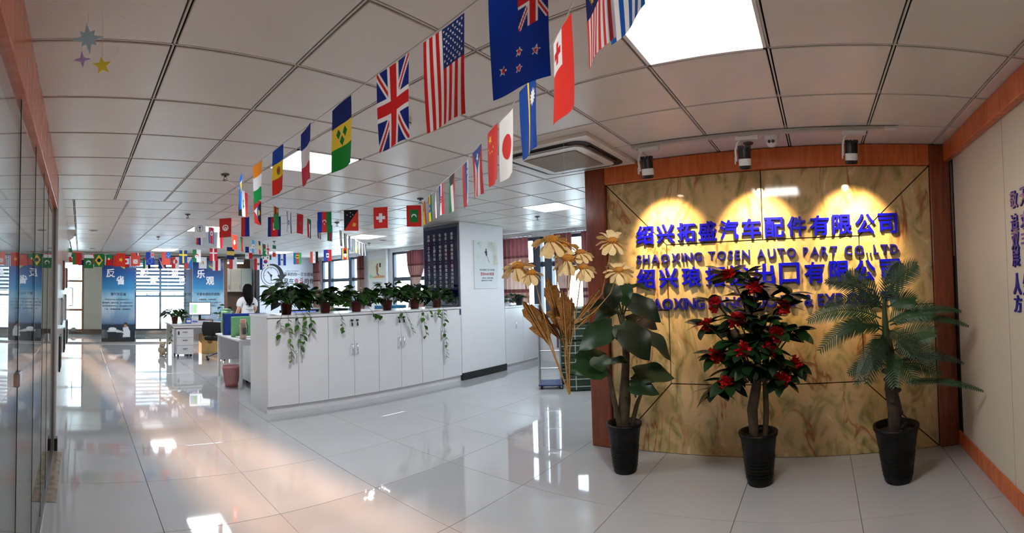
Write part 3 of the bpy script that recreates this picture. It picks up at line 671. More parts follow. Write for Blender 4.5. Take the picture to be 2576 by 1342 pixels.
spots2 = [(1848, 690, -.02, 1), (1912, 722, -.06, 1), (1815, 760, -.04, 1), (1870, 800, -.14, 1), (1985, 775, -.02, 1), (1788, 812, 0, 1), (1960, 835, -.12, 1), (1880, 868, -.18, 1), (1812, 885, -.04, 1), (1838, 948, -.10, 1), (2005, 915, -.04, 1), (1972, 945, -.10, 1), (1940, 872, -.14, 1),
          (1880, 745, .04, 0), (1945, 755, .06, 0), (2000, 745, .04, 0), (1840, 830, .06, 0), (1905, 830, .0, 0), (1985, 850, .06, 0), (1860, 900, .05, 0), (1930, 925, .05, 0), (1900, 790, .08, 0), (1805, 975, -.02, 0), (1850, 920, -.08, 0), (1930, 800, -.16, 0), (2010, 835, 0, 0), (1895, 905, -.14, 0), (1855, 855, -.10, 0), (1915, 850, -.12, 0), (1890, 690, .03, 0), (1955, 900, -.12, 0)]
rd = random.Random(21)
for k, (x, y, dep, fl) in enumerate(spots2):
    p = im2(x, y, dep)
    base = im2(1908 + (x - 1908) * .35, min(960, y + 60 + abs(x - 1908) * .3), dep * .3)
    T([base, (base + p) / 2 + Vector((0, 0, .02)), p], [.008, .006, .004], 5).build('branch', trunk_m, t)
    out = (p - im2(1908, 860)).normalized()
    nl = 11 if fl else 10
    for i in range(nl):
        a = 2 * PI * i / nl + rd.uniform(-.3, .3); d = R2 * math.cos(a) + A2 * math.sin(a) * .8 + Vector((0, 0, rd.uniform(-.6, .5))) + out * .4
        link('leaf', rleaf, t, mtx=aim(p, d, rd.uniform(-.5, .5), rd.uniform(.135, .19)))
    if fl:
        c = p - A2 * .05; fo = link('flower', MB().ell((0, 0, 0), (.014, .014, .014), 8, 5).mesh('flower', mat('flower_centre', (120, 20, 20), .6)), t, loc=c)
        for ring, (np_, tilt_, s) in enumerate(((8, .1, .058), (7, .6, .052), (5, 1.4, .042))):
            for i in range(np_):
                a = 2 * PI * i / np_ + ring * .5 + rd.uniform(-.2, .2); d = (R2 * math.cos(a) + Vector((0, 0, math.sin(a)))) - A2 * tilt_
                link('petal', petal, fo, mtx=aim(Vector((0, 0, 0)), d, rd.uniform(-.9, .9), s * rd.uniform(.8, 1.2)))
# palm
palm_m = leaf_mat('palm_leaflet', (18, 42, 22), (30, 74, 34), .5, .1); palm_trunk = mat('palm_trunk', (56, 44, 32), .8, var=.5, scale=22, bump=.6, bscale=26)
p3c = Vector((3.355, -.512, 0)); R3, A3 = frame_at(1.739)
t = thing('palm_plant', 'feather-leaved artificial palm in black pot by the right corner of the onyx wall', 'potted plant', p3c)
floor_pot(t, .10, .158, .40)
K3 = 350.0
def im3(px, py, dep=0): return R3 * ((px - 2256) / K3) + A3 * dep + Vector((0, 0, 1.455 - (py - 703) / K3))
pts = [im3(2252, 1090), im3(2254, 1030), im3(2246, 980), im3(2252, 930), im3(2248, 900), im3(2246, 860), im3(2244, 830)]
T(pts, [.05, .052, .046, .042, .036, .026, .012], 12).build('trunk', palm_trunk, t)
rd = random.Random(5)
for i in range(16):
    z = i / 16; a = rd.uniform(0, 2 * PI); p = pts[0].lerp(pts[4], z); r = .045
    MB().ell((p.x + r * math.cos(a), p.y + r * math.sin(a), p.z), (.028, .028, .02), 8, 5).build('leaf_scar', palm_trunk, t)
def frond(a, b, sag, w, nrm):
    n_ = 14; m_ = MB(); ps = [a.lerp(b, i / n_) + Vector((0, 0, sag * 4 * (i / n_) * (1 - i / n_))) for i in range(n_ + 1)]
    m_.tube(ps, [.006 * (1 - .7 * i / n_) for i in range(n_ + 1)], 5)
    k = max(16, int((b - a).length / .016))
    for i in range(2, k + 1):
        u = i / k; j = min(n_ - 1, int(u * n_)); p = ps[j].lerp(ps[j + 1], u * n_ - j); d = (ps[j + 1] - ps[j]).normalized(); side = d.cross(nrm).normalized(); upv = side.cross(d); ln = w * (math.sin(PI * (u * .84 + .12)) ** .6)
        for s in (-1, 1):
            e = p + side * s * ln * .80 + d * ln * .60 - Vector((0, 0, ln * .12)) - upv * s * 0; mid = p.lerp(e, .5) + upv * ln * .07; q = d * .0062
            m_.add([p - q, p + q, mid + q * 1.1, mid - q * 1.1, e], [(0, 1, 2, 3), (3, 2, 4)])
    return m_
def zz3(x, y, d=0): return im3(2040 + x / 2.275, 640 + y / 2.275, d)
for (ax, ay), (bx, by), sag, w, dep in [((440, 290), (125, 145), .05, .10, -.02), ((440, 320), (240, 100), .04, .12, .04), ((450, 250), (640, 72), .03, .15, -.10), ((450, 300), (545, 62), .02, .14, .05), ((430, 370), (25, 362), .07, .11, -.10), ((430, 310), (115, 290), .06, .10, -.02), ((440, 420), (90, 525), .09, .11, -.14), ((435, 480), (295, 690), .05, .12, -.24), ((460, 400), (735, 345), .05, .14, -.04), ((480, 390), (880, 345), .05, .06, -.06), ((480, 410), (925, 435), .06, .05, -.02), ((500, 530), (725, 455), .04, .15, -.12), ((480, 560), (735, 600), .06, .13, -.16),
        ((455, 540), (345, 705), .06, .11, -.16), ((450, 640), (235, 680), .04, .09, .0), ((480, 610), (610, 715), .04, .11, -.2), ((520, 640), (745, 690), .04, .10, -.08), ((560, 740), (985, 800), .04, .045, -.10), ((480, 560), (500, 710), .04, .12, -.26), ((470, 310), (625, 270), .03, .13, -.02), ((520, 620), (885, 640), .05, .05, -.06), ((440, 440), (200, 430), .06, .12, -.20), ((470, 440), (610, 560), .05, .12, -.24), ((440, 460), (400, 610), .05, .12, -.28)]:
    frond(zz3(ax, ay, dep * .15), zz3(bx, by, dep), sag, w, (-A3 * .8 + Vector((0, 0, .6)) + R3 * rd.uniform(-.3, .3)).normalized()).build('frond', palm_m, t)
T([zz3(450, 560), zz3(452, 400), zz3(450, 260)], [.03, .024, .012], 9).build('crown_shaft', petiole_m, t)

# ---------------------------------------------------------------- overlay stickers built as objects: gold flower spray on a thread, stars
gold_leaf = mat('gold_glitter_leaf', (150, 104, 50), .5, .35, var=.3, scale=90, bump=.8, bscale=140); gold_stem = mat('gold_stem', (186, 144, 84), .55, .2, var=.25, scale=60)
petal_gold = mat('cream_gold_petal', (240, 214, 158), .6, var=.14, scale=26); petal_gold.node_tree.nodes['Principled BSDF'].inputs['Subsurface Weight'].default_value = 0.0
gold_c = mat('gold_flower_disc', (196, 132, 44), .7, var=.4, scale=120, bump=1.0, bscale=150)
g0 = Vector((2.834, 1.691, .729)); RG, AG = frame_at(1.033); KG = 1182.5 / 3.3
t = thing('flower_spray_sticker', 'tall gold and cream flower spray, overlay sticker built hanging left of the onyx wall', 'overlay sticker', g0)  # an overlay sticker modelled as a spray, not a thing of the hall
def ig(px, py, dep=0): return RG * ((px - 1432) / KG) + AG * dep + Vector((0, 0, -(py - 993) / KG * .985))
def gstem(*pts, r=.0055): T([ig(*p) for p in pts], [r * (1 - .35 * i / (len(pts) - 1)) for i in range(len(pts))], 7).build('stem', gold_stem, t)
gstem((1432, 993, 0), (1400, 900, .02), (1388, 850, .03), (1365, 760, .04), (1350, 690, .04)); gstem((1430, 985, 0), (1388, 870, -.02), (1340, 770, -.03), (1328, 695, -.03))
gstem((1430, 985, 0), (1425, 900, .0), (1432, 780, .0), (1438, 665, .0)); gstem((1432, 993, 0), (1436, 880, -.02), (1450, 815, -.03), (1462, 740, -.04), (1470, 690, -.04))
gstem((1428, 970, 0), (1422, 860, .03), (1408, 740, .05), (1410, 620, .05)); gstem((1434, 990, 0), (1430, 870, .02), (1436, 760, .03), (1444, 680, .03))
gstem((1450, 815, -.03), (1490, 775, -.05), (1520, 740, -.05), (1543, 640, -.06), (1548, 608, -.06), r=.0035); gstem((1450, 815, -.03), (1500, 785, -.06), (1540, 740, -.07), (1560, 690, -.07), r=.0035)
gp_w = lambda u: (.11 + .22 * math.sin(PI * min(1, .1 + u * .7))) * (1.0 if u < .9 else .75)
gpet = leaf_mesh('gold_petal', petal_gold, gp_w, .16, .12, 6, .12)
def gold_flower(px, py, dep, size, tilt, npet, droop):
    c = ig(px, py, dep); size *= .92; f = link('flower', MB().ell((0, 0, 0), (size * .24, size * .24, size * .16), 14, 8).mesh('flower', gold_c), t, loc=c)
    ax = (-AG * math.cos(tilt) + Vector((0, 0, 1)) * math.sin(tilt)).normalized(); u = RG.copy(); v = ax.cross(u).normalized()
    for i in range(npet):
        a = 2 * PI * i / npet + random.uniform(-.15, .15); d = u * math.cos(a) + v * math.sin(a) - ax * droop
        link('petal', gpet, f, mtx=aim((u * math.cos(a) + v * math.sin(a)) * size * .16, d, random.uniform(-.4, .4), size * random.uniform(.48, .60)))
for a in [(1398, 598, 0, .23, .9, 11, .45), (1432, 612, .04, .19, 1.0, 11, .5), (1438, 648, -.03, .21, .8, 11, .5), (1470, 632, .03, .17, 1.1, 11, .5), (1476, 672, -.04, .17, 1.0, 11, .6), (1312, 662, 0, .21, .85, 11, .45), (1346, 682, -.03, .17, 1.0, 11, .6), (1550, 607, -.06, .185, .55, 12, .12), (1562, 682, -.07, .17, .65, 12, .15)]:
    gold_flower(*a)
def gold_lobed(base, tip, wd):
    wd *= .60
    b, e = ig(*base), ig(*tip); ln = (e - b).length; d = (e - b) / ln; s = (AG.cross(d)).normalized(); m_ = MB()
    out = [(0, .02), (.18, .10), (.34, .34), (.50, .50), (.44, .26), (.56, .24), (.74, .40), (.86, .30), (.80, .18), (.93, .12), (1.0, 0)]
    L = [b + d * ln * x + s * w * wd * ln for x, w in out]; R = [b + d * ln * x - s * w * wd * ln * .9 for x, w in out]; M = [b + d * ln * x + AG * .012 for x, w in out]
    n_ = len(out); th = AG * .003
    for A_, B_ in ((L, M), (M, R)):
        vs = [p - th for p in A_] + [p - th for p in B_] + [p + th for p in A_] + [p + th for p in B_]
        fs = []
        for i in range(n_ - 1): fs += [(i, i + 1, n_ + i + 1, n_ + i), (2 * n_ + i + 1, 2 * n_ + i, 3 * n_ + i, 3 * n_ + i + 1), (i + 1, i, 2 * n_ + i, 2 * n_ + i + 1), (n_ + i, n_ + i + 1, 3 * n_ + i + 1, 3 * n_ + i)]
        m_.add(vs, fs)
    m_.build('leaf', gold_leaf, t); T([b, b.lerp(e, .5), e], [.005, .004, .002], 6).build('leaf_stem', gold_stem, t)
for a in [((1388, 870, -.02), (1322, 752, -.03), .62), ((1388, 868, .02), (1370, 790, .05), .5), ((1422, 860, .03), (1385, 694, .02), .55), ((1428, 860, -.03), (1422, 727, -.05), .62), ((1425, 870, .05), (1350, 770, .06), .36), ((1450, 812, -.03), (1515, 730, -.04), .34), ((1450, 830, -.03), (1518, 765, -.06), .30), ((1432, 860, .04), (1445, 745, .05), .42), ((1436, 865, .0), (1440, 800, -.05), .45)]:
    gold_lobed(*a)
T([ig(1436, 660, 0), Vector((RG.x * 4 / KG, RG.y * 4 / KG, CZ - g0.z))], .0008, 4).build('thread', string_m, t)  # thread only holds the sticker spray up
for nm, pos, pts_, r0, r1, col, lb, rot in [('blue', (.021, 1.8, 2.477), 8, .063, .026, (186, 230, 255), 'light blue eight-pointed star, overlay sticker built hanging under the ceiling', .12), ('purple', (-.001, 1.8, 2.392), 4, .034, .011, (206, 188, 255), 'small purple four-pointed star, overlay sticker built hanging under the ceiling', .1), ('yellow', (.077, 1.798, 2.369), 5, .038, .016, (255, 244, 84), 'yellow five-pointed star, overlay sticker built hanging under the ceiling', .15)]:
    st = thing('star_sticker', lb, 'ornament', pos, group='overlay star stickers built under the ceiling')  # stars are overlay stickers, modelled as hanging cut-outs
    poly = []
    for i in range(2 * pts_):
        a = PI / 2 + PI * i / pts_ + rot; r = (r0 * (1.0 if (pts_ != 8 or i % 4 == 0) else .68)) if i % 2 == 0 else r1; poly.append((r * math.cos(a), r * math.sin(a)))
    m_ = MB(); m_.prism(poly, -.0015, .0015); m_.v = [(x, -z, y) for x, y, z in m_.v]; m_.build('star', mat('star_sticker_' + nm, col, .6, var=.02), st)
    T([(0, 0, r0 * .5), (0, 0, CZ - pos[2])], .0007, 4).build('thread', string_m, st)  # thread only holds the sticker star up

# ---------------------------------------------------------------- printed colour sheets (flags, posters)
class Cv:
    """a little painter over flag coordinates: s 0..1.5 from the hoist, t 0..1 upwards"""
    def __init__(c, S, T_, base): c.S = S; c.T = T_; c.img = np.tile(lin(base), (len(S), 1))
    def put(c, m, col): c.img[m] = lin(col); return c
    def v(c, *cols):
        for i, k in enumerate(cols): c.put((c.S >= 1.5 * i / len(cols)), k)
        return c
    def h(c, *cols):
        n_ = len(cols)
        for i, k in enumerate(cols): c.put((c.T <= 1 - i / n_), k)
        return c
    def r(c, s0, s1, t0, t1, k): return c.put((c.S >= s0) & (c.S <= s1) & (c.T >= t0) & (c.T <= t1), k)
    def d(c, s, t, r, k): return c.put((c.S - s) ** 2 + (c.T - t) ** 2 <= r * r, k)
    def poly(c, pts, k):
        ins = np.zeros(len(c.S), bool); n_ = len(pts)
        for i in range(n_):
            (x0, y0), (x1, y1) = pts[i], pts[(i + 1) % n_]
            cr = ((y0 > c.T) != (y1 > c.T)); x = (x1 - x0) * (c.T - y0) / ((y1 - y0) or 1e-9) + x0; ins ^= cr & (c.S < x)
        return c.put(ins, k)
    def star(c, s, t, r, k, n_=5, inner=.4, rot=0): return c.poly([(s + (r if i % 2 == 0 else r * inner) * math.sin(PI * i / n_ + rot), t + (r if i % 2 == 0 else r * inner) * math.cos(PI * i / n_ + rot)) for i in range(2 * n_)], k)
    def x(c, s, t, w, hw, k): return c.put((abs(c.S - s) < hw) | (abs(c.T - t) < hw), k)
    def cross(c, s, t, a, b, k): return c.put(((abs(c.S - s) < b) & (abs(c.T - t) < a)) | ((abs(c.T - t) < b) & (abs(c.S - s) < a)), k)
    def jack(c, s1, t0):
        m = (c.S <= s1) & (c.T >= t0); U = np.clip(c.S / s1, 0, 1) - .5; V = (c.T - t0) / (1 - t0) - .5
        c.put(m, BL); 
        for w_, k in ((.085, WH), (.032, RD)): c.put(m & ((abs(U - V) < w_) | (abs(U + V) < w_)), k)
        c.put(m & ((abs(U) < .13) | (abs(V) < .17)), WH); c.put(m & ((abs(U) < .075) | (abs(V) < .10)), RD); return c
    def moon(c, s, t, r, k, bg, off=.3): c.d(s, t, r, k); return c.d(s + r * off, t, r * .8, bg)
RD, WH, BL, GN, YE, BK, SK, OR, NV, MA = (206, 34, 38), (240, 240, 242), (24, 44, 130), (16, 122, 60), (248, 206, 40), (20, 20, 22), (60, 160, 226), (240, 140, 40), (18, 26, 84), (128, 20, 40)
FLAGS = {
 'st_lucia': ('sky blue flag with yellow and black triangle', lambda c: c.h((10, 110, 214)).poly([(.28, .22), (.28, .78), (1.24, .5)], WH).poly([(.34, .26), (.34, .74), (1.16, .5)], BK).poly([(.34, .26), (.34, .74), (.80, .5)], YE)),
 'ivory_coast': ('orange white and green banded flag', lambda c: c.v((246, 146, 40), WH, (20, 156, 74))),
 'moldova': ('blue yellow and red banded flag with small emblem', lambda c: c.v((24, 72, 170), (246, 206, 50), (216, 50, 40)).d(.75, .5, .14, (150, 110, 60)).r(.70, .80, .42, .58, (190, 60, 50))),
 'france': ('blue white and red banded flag before the light panel', lambda c: c.v((20, 50, 140), (236, 236, 244), (212, 60, 80))),
 'st_vincent': ('blue yellow and green banded flag with three green diamonds', lambda c: c.v((16, 40, 110), (242, 210, 70), (24, 138, 54)).poly([(.56, .36), (.68, .46), (.80, .36), (.68, .26)], GN).poly([(.56, .64), (.68, .74), (.80, .64), (.68, .54)], GN).poly([(.74, .5), (.86, .60), (.98, .5), (.86, .40)], GN)),
 'uk': ('flag with red and white crosses on navy blue', lambda c: c.jack(1.5, 0)),
 'usa': ('red and white striped flag with starry blue canton', lambda c: [c.h(*[RD if i % 2 == 0 else WH for i in range(13)]), c.r(0, .62, 6 / 13, 1, (30, 50, 110)), [c.star(.05 + .058 * i, .50 + .055 * j, .026, WH) for i in range(10) for j in range(9) if (i + j) % 2 == 0]]),
 'new_zealand': ('blue flag with union jack corner and four red stars', lambda c: [c.h((10, 52, 156)), c.jack(.75, .5), [(c.star(s, t_, .075, WH), c.star(s, t_, .05, RD)) for s, t_ in ((1.12, .80), (1.02, .50), (1.24, .50), (1.16, .20))]]),
 'greece': ('blue and white striped flag', lambda c: c.h(*[(20, 88, 176) if i % 2 == 0 else WH for i in range(9)]).r(0, .55, 4 / 9, 1, (20, 88, 176)).r(0, .55, .68, .78, WH).r(.23, .33, 4 / 9, 1, WH)),
 'malaysia': ('red and white striped flag with dark canton', lambda c: c.h(*[(224, 60, 50) if i % 2 == 0 else WH for i in range(14)]).r(0, .75, 6 / 14, 1, NV).moon(.28, .72, .2, YE, NV).star(.5, .72, .14, YE, 12, .5)),
 'tonga': ('red flag with white corner and red cross', lambda c: c.h((232, 56, 44)).r(0, .62, .46, 1, WH).cross(.31, .73, .20, .065, RD)),
 'nauru': ('blue flag with thin yellow stripe and white star', lambda c: c.h((8, 64, 150)).r(0, 1.5, .46, .54, YE).star(.40, .25, .19, WH, 12, .6)),
 'japan': ('white flag with red disc', lambda c: c.h(WH).d(.75, .5, .3, (214, 52, 44))),
 'china': ('red flag with yellow stars', lambda c: [c.h((220, 52, 42)), c.star(.25, .75, .15, YE), [c.star(s, t_, .05, YE) for s, t_ in ((.5, .9), (.6, .8), (.6, .65), (.5, .55))]]),
 'puerto_rico': ('red and white striped flag with blue star triangle', lambda c: c.h(RD, WH, RD, WH, RD).poly([(0, 0), (0, 1), (.85, .5)], (30, 70, 160)).star(.28, .5, .18, WH)),
 'slovenia': ('white blue and red flag with shield', lambda c: c.h(WH, (20, 80, 180), RD).r(.25, .5, .5, .82, (20, 80, 180)).r(.3, .45, .6, .75, WH)),
 'kuwait': ('green white and red flag with black trapezoid', lambda c: c.h(GN, WH, RD).poly([(0, 0), (0, 1), (.4, .667), (.4, .333)], BK)),
 'croatia': ('red white and blue flag with chequered shield', lambda c: c.h(RD, WH, BL).r(.6, .9, .3, .72, RD).r(.65, .72, .4, .6, WH).r(.78, .85, .4, .6, WH)),
 'czech': ('white and red flag with blue triangle', lambda c: c.h(WH, RD).poly([(0, 0), (0, 1), (.75, .5)], (20, 60, 150))),
 'ethiopia': ('green yellow and red flag with blue disc', lambda c: c.h(GN, YE, RD).d(.75, .5, .24, (20, 90, 190)).star(.75, .5, .16, YE)),
 'spain': ('red and yellow flag', lambda c: c.h(RD, YE, YE, RD).d(.5, .5, .12, RD)),
 'iraq': ('red white and black flag with script', lambda c: c.h((214, 58, 56), WH, BK).r(.5, 1.0, .44, .5, GN).r(.55, .62, .5, .58, GN).r(.85, .92, .5, .58, GN)),
 'antigua': ('red flag with black, blue and white wedge and yellow sun', lambda c: c.h((214, 44, 44)).poly([(0, 1), (1.5, 1), (.75, 0)], BK).star(.75, .66, .22, YE, 9, .6).put((c.T < .58) & (abs(c.S - .75) < c.T * .75), (20, 110, 200)).put((c.T < .38) & (abs(c.S - .75) < c.T * .75), WH)),
 'zambia': ('green flag with red, black and orange corner', lambda c: c.h((24, 126, 58)).r(0, .55, .0, .24, OR).r(0, .55, .24, .46, BK).r(0, .55, .46, .66, RD).r(.1, .35, .75, .9, OR)),
 'israel': ('white flag with blue stripes and blue star', lambda c: c.h(WH).r(0, 1.5, .08, .20, BL).r(0, 1.5, .80, .92, BL).star(.75, .5, .22, BL, 3, .5).star(.75, .5, .22, BL, 3, .5, PI).d(.75, .5, .07, WH)),
 'morocco': ('plain red flag with small green star', lambda c: c.h((198, 36, 40)).star(.75, .5, .2, GN).star(.75, .5, .12, (198, 36, 40))),
 'sudan': ('red white and black flag with green triangle', lambda c: c.h(RD, WH, BK).poly([(0, 0), (0, 1), (.5, .5)], GN)),
 'costa_rica': ('blue white and red striped flag', lambda c: c.h(NV, WH, RD, RD, WH, NV)),
 'azure': ('sky blue, red and green flag', lambda c: c.h(SK, RD, GN)),
 'chinese_taipei': ('white flag with round grey emblem', lambda c: c.h(WH).d(.75, .5, .27, (70, 80, 90)).d(.75, .5, .235, WH).d(.66, .5, .09, (40, 70, 130)).d(.86, .5, .07, (120, 120, 90))),
 'tunisia': ('red flag with white crescent circle', lambda c: c.h((204, 50, 44)).d(.75, .5, .25, WH).moon(.77, .5, .18, RD, WH, .35).star(.82, .5, .09, RD)),
 'russia': ('white blue and red striped flag', lambda c: c.h(WH, (26, 50, 140), (212, 44, 44))),
 'cambodia': ('blue and red striped flag with white temple', lambda c: c.h(BL, RD, RD, BL).r(.5, 1.0, .42, .5, WH).r(.68, .82, .5, .62, WH).r(.55, .62, .5, .57, WH).r(.88, .95, .5, .57, WH)),
 'azerbaijan': ('blue red and green flag with white crescent', lambda c: c.h((28, 60, 170), (222, 50, 50), (30, 130, 70)).moon(.70, .5, .13, WH, (222, 50, 50), .3).star(.88, .5, .06, WH, 8, .6)),
 'png': ('black and red diagonal flag with gold bird', lambda c: [c.h((214, 56, 44)), c.poly([(0, 1), (0, 0), (1.5, 0)], BK), c.poly([(.9, .66), (1.15, .58), (1.2, .78), (1.0, .84)], (226, 180, 70)), [c.star(s, t_, .045, WH) for s, t_ in ((.2, .45), (.35, .22), (.35, .62), (.48, .45))]]),
 'switzerland': ('red flag with white cross', lambda c: c.h((218, 46, 40)).cross(.75, .5, .32, .105, WH)),
 'maldives': ('red flag with green field and white crescent', lambda c: c.h((214, 40, 36)).r(.3, 1.2, .22, .78, (20, 120, 56)).moon(.78, .5, .17, WH, (20, 120, 56), .35)),
 'north_korea': ('blue and red flag with white disc and red star', lambda c: c.h((30, 80, 170)).r(0, 1.5, .17, .83, WH).r(0, 1.5, .22, .78, RD).d(.55, .5, .22, WH).star(.55, .5, .2, RD)),
 'indonesia': ('red and white halved flag', lambda c: c.h(RD, WH)),
 'hong_kong': ('bright red flag with white flower', lambda c: [c.h((232, 54, 36)), [c.d(.75 + .16 * math.cos(a), .5 + .16 * math.sin(a), .10, WH) for a in (0, 1.257, 2.513, 3.77, 5.027)]]),
 'vanuatu': ('red and green flag with black triangle', lambda c: c.h(RD, GN).put(abs(c.T - .5) < .07, BK).poly([(0, 0), (0, 1), (.75, .5)], BK).d(.22, .5, .12, YE).d(.22, .5, .08, BK)),
 'guatemala': ('sky blue and white banded flag', lambda c: c.v((70, 160, 220), WH, (70, 160, 220)).d(.75, .5, .13, (110, 140, 90))),
 'belgium': ('black yellow and red banded flag', lambda c: c.v(BK, (240, 208, 70), (224, 46, 48))),
 'turkmenistan': ('green flag with dark red stripe', lambda c: c.h((24, 132, 60)).r(.22, .46, 0, 1, MA).d(.7, .75, .1, WH)),
 'georgia': ('white flag with red crosses', lambda c: [c.h(WH), c.put((abs(c.S - .75) < .1) | (abs(c.T - .5) < .1), (222, 40, 44)), [c.cross(s, t_, .1, .035, RD) for s in (.33, 1.17) for t_ in (.22, .78)]]),
 'italy': ('green white and red banded flag', lambda c: c.v((20, 108, 60), WH, (208, 44, 50))),
 'kenya': ('thin dark green, red and black striped flag', lambda c: c.h(BK, WH, RD, WH, GN)), 'lesotho': ('thin red and white striped flag', lambda c: c.h((200, 60, 60), WH, (60, 130, 80))),
 'bahamas': ('thin pale blue and pink striped flag', lambda c: c.h((70, 160, 200), (220, 110, 120), (70, 160, 200))), 'ukraine_stripes': ('thin blue white and yellow striped flag', lambda c: c.h((60, 150, 210), WH, (226, 190, 110), (70, 150, 210))),
 'colombia': ('thin yellow flag with pink edge', lambda c: c.h(YE, YE, (214, 110, 120))), 'luxembourg': ('thin blue and white striped flag', lambda c: c.h((214, 216, 226), (60, 80, 180), WH)),
 'thailand': ('thin red white and blue striped flag', lambda c: c.h((214, 80, 80), WH, NV, WH, (214, 80, 80))), 'estonia': ('thin black, white and blue striped flag', lambda c: c.h((60, 140, 200), BK, WH)),
 'mexico': ('green white and red banded flag with eagle', lambda c: c.v((24, 130, 70), WH, (210, 60, 50)).d(.75, .5, .13, (120, 110, 70))),
 'belarus': ('red and green flag with patterned top', lambda c: c.h((200, 56, 50), (200, 56, 50), (40, 130, 60)).r(0, .16, 0, 1, (220, 130, 120))),
 'pakistan': ('green flag with white crescent', lambda c: c.h((30, 112, 54)).r(0, .35, 0, 1, WH).moon(.9, .5, .27, WH, (30, 112, 54), .35).star(1.05, .62, .09, WH)),
 'brazil': ('green flag with yellow diamond and dark globe', lambda c: c.h((34, 110, 56)).poly([(.12, .5), (.75, .9), (1.38, .5), (.75, .1)], (236, 206, 60)).d(.75, .5, .22, (24, 34, 80))),
 'vietnam': ('red flag with yellow star', lambda c: c.h((214, 48, 36)).star(.75, .5, .28, (240, 206, 70))),
 'wallis': ('red flag with white square', lambda c: c.h((226, 80, 60)).r(.75, 1.25, .25, .75, WH).put((abs((c.S - 1.0) - (c.T - .5)) < .03) & (abs(c.S - 1) < .25), RD).put((abs((c.S - 1.0) + (c.T - .5)) < .03) & (abs(c.S - 1) < .25), RD).r(0, .3, .6, 1, WH).r(0, .3, .85, 1, RD).r(0, .3, .6, .73, BL)),
 'europe_union': ('blue flag with ring of stars', lambda c: [c.h((14, 70, 180)), c.jack(.7, .5), [c.star(1.05 + .27 * math.cos(a * PI / 6), .45 + .27 * math.sin(a * PI / 6), .045, (240, 220, 90)) for a in range(12)]]),
 'samoa': ('red flag with blue starry corner', lambda c: [c.h((226, 90, 76)), c.r(0, .7, .5, 1, (24, 110, 200)), [c.star(s, t_, .07, WH) for s, t_ in ((.2, .75), (.4, .9), (.4, .62), (.55, .75))]]),
 'sweden': ('blue flag with yellow cross', lambda c: c.h((20, 70, 140)).put((abs(c.S - .55) < .1) | (abs(c.T - .5) < .1), (246, 214, 60))),
 'algeria': ('green and white flag with red crescent', lambda c: c.h((30, 120, 70), WH).moon(.75, .5, .26, RD, WH, .3).star(.82, .5, .1, RD)),
 'denmark': ('red flag with white cross', lambda c: c.h((210, 40, 50)).put((abs(c.S - .55) < .08) | (abs(c.T - .5) < .08), WH)),
 'madeira': ('navy and yellow banded flag with red cross', lambda c: c.v((24, 36, 96), (232, 200, 80), (24, 36, 96)).cross(.75, .5, .17, .075, RD).cross(.75, .5, .13, .03, WH)),
 'panama': ('white, red and blue quartered flag with stars', lambda c: c.h(WH).r(.75, 1.5, .5, 1, RD).r(0, .75, 0, .5, BL).star(.37, .75, .12, BL).star(1.1, .25, .12, RD)),
 'australia': ('narrow dark navy flag', lambda c: c.h(NV).jack(.75, .5).star(1.1, .4, .1, WH)), 'turkey': ('red flag with white crescent', lambda c: c.h((212, 40, 44)).moon(.55, .5, .24, WH, (212, 40, 44), .3)),
 'lithuania': ('red and green striped flag with white edge', lambda c: c.h(WH, (30, 110, 60), (200, 60, 50))), 'portugal': ('green and red banded flag with crest', lambda c: c.v((40, 130, 80), (40, 130, 80), RD, RD, RD).d(.6, .5, .16, YE).d(.6, .5, .1, WH)),
 'canada': ('red and white flag with maple leaf', lambda c: c.v(RD, WH, WH, RD).star(.75, .5, .27, RD, 7, .5)), 'palestine': ('green, white and black flag', lambda c: c.h(BK, WH, GN).poly([(0, 0), (0, 1), (.5, .5)], RD)),
 'marshall': ('dark blue flag with orange and white ray', lambda c: c.h((24, 50, 130)).poly([(0, .05), (1.5, .95), (1.5, .75)], OR).poly([(0, 0), (1.5, .75), (1.5, .6)], WH).star(.35, .72, .17, WH, 12, .5)),
 'greenland': ('red and white flag with split disc', lambda c: c.h(WH, (224, 60, 60)).d(.6, .5, .3, (224, 60, 60)).put(((c.S - .6) ** 2 + (c.T - .5) ** 2 < .09) & (c.T < .5), WH)),
 'philippines': ('blue and pink flag with white triangle', lambda c: c.h((60, 140, 220), (226, 90, 100)).poly([(0, 0), (0, 1), (.87, .5)], WH).star(.28, .5, .12, YE, 8, .5)),
 'cyprus': ('white flag with orange island', lambda c: c.h(WH).poly([(.5, .5), (.75, .42), (1.05, .66), (.8, .64), (.6, .62)], (226, 140, 60)).r(.55, .95, .28, .33, GN)), 'peru': ('red and white banded flag', lambda c: c.h(WH, RD, WH)),
 'malta': ('white and red halved flag', lambda c: c.h((214, 60, 60), WH)), 'dominican': ('red, white and blue flag with emblem', lambda c: c.h(BL, WH, RD).d(.75, .5, .16, (120, 100, 70))),
 'south_korea': ('white flag with red and blue circle', lambda c: c.h(WH).d(.75, .5, .25, RD).put(((c.S - .75) ** 2 + (c.T - .5) ** 2 < .0625) & (c.S - .75 > .1 * np.sin(12 * (c.T - .5))), (30, 70, 160)).r(1.15, 1.35, .18, .28, BK).r(1.15, 1.35, .72, .82, BK).r(.15, .35, .18, .28, BK).r(.15, .35, .72, .82, BK)),
 'el_salvador': ('blue and white striped flag with dark emblem', lambda c: c.h((30, 76, 176), WH, (30, 76, 176)).d(.75, .5, .12, (60, 100, 90))), 'new_caledonia': ('blue red and green flag with yellow disc', lambda c: c.h((90, 190, 130), (220, 90, 70), (40, 130, 200)).d(.5, .5, .27, (240, 214, 70)).r(.45, .55, .3, .7, BK)),
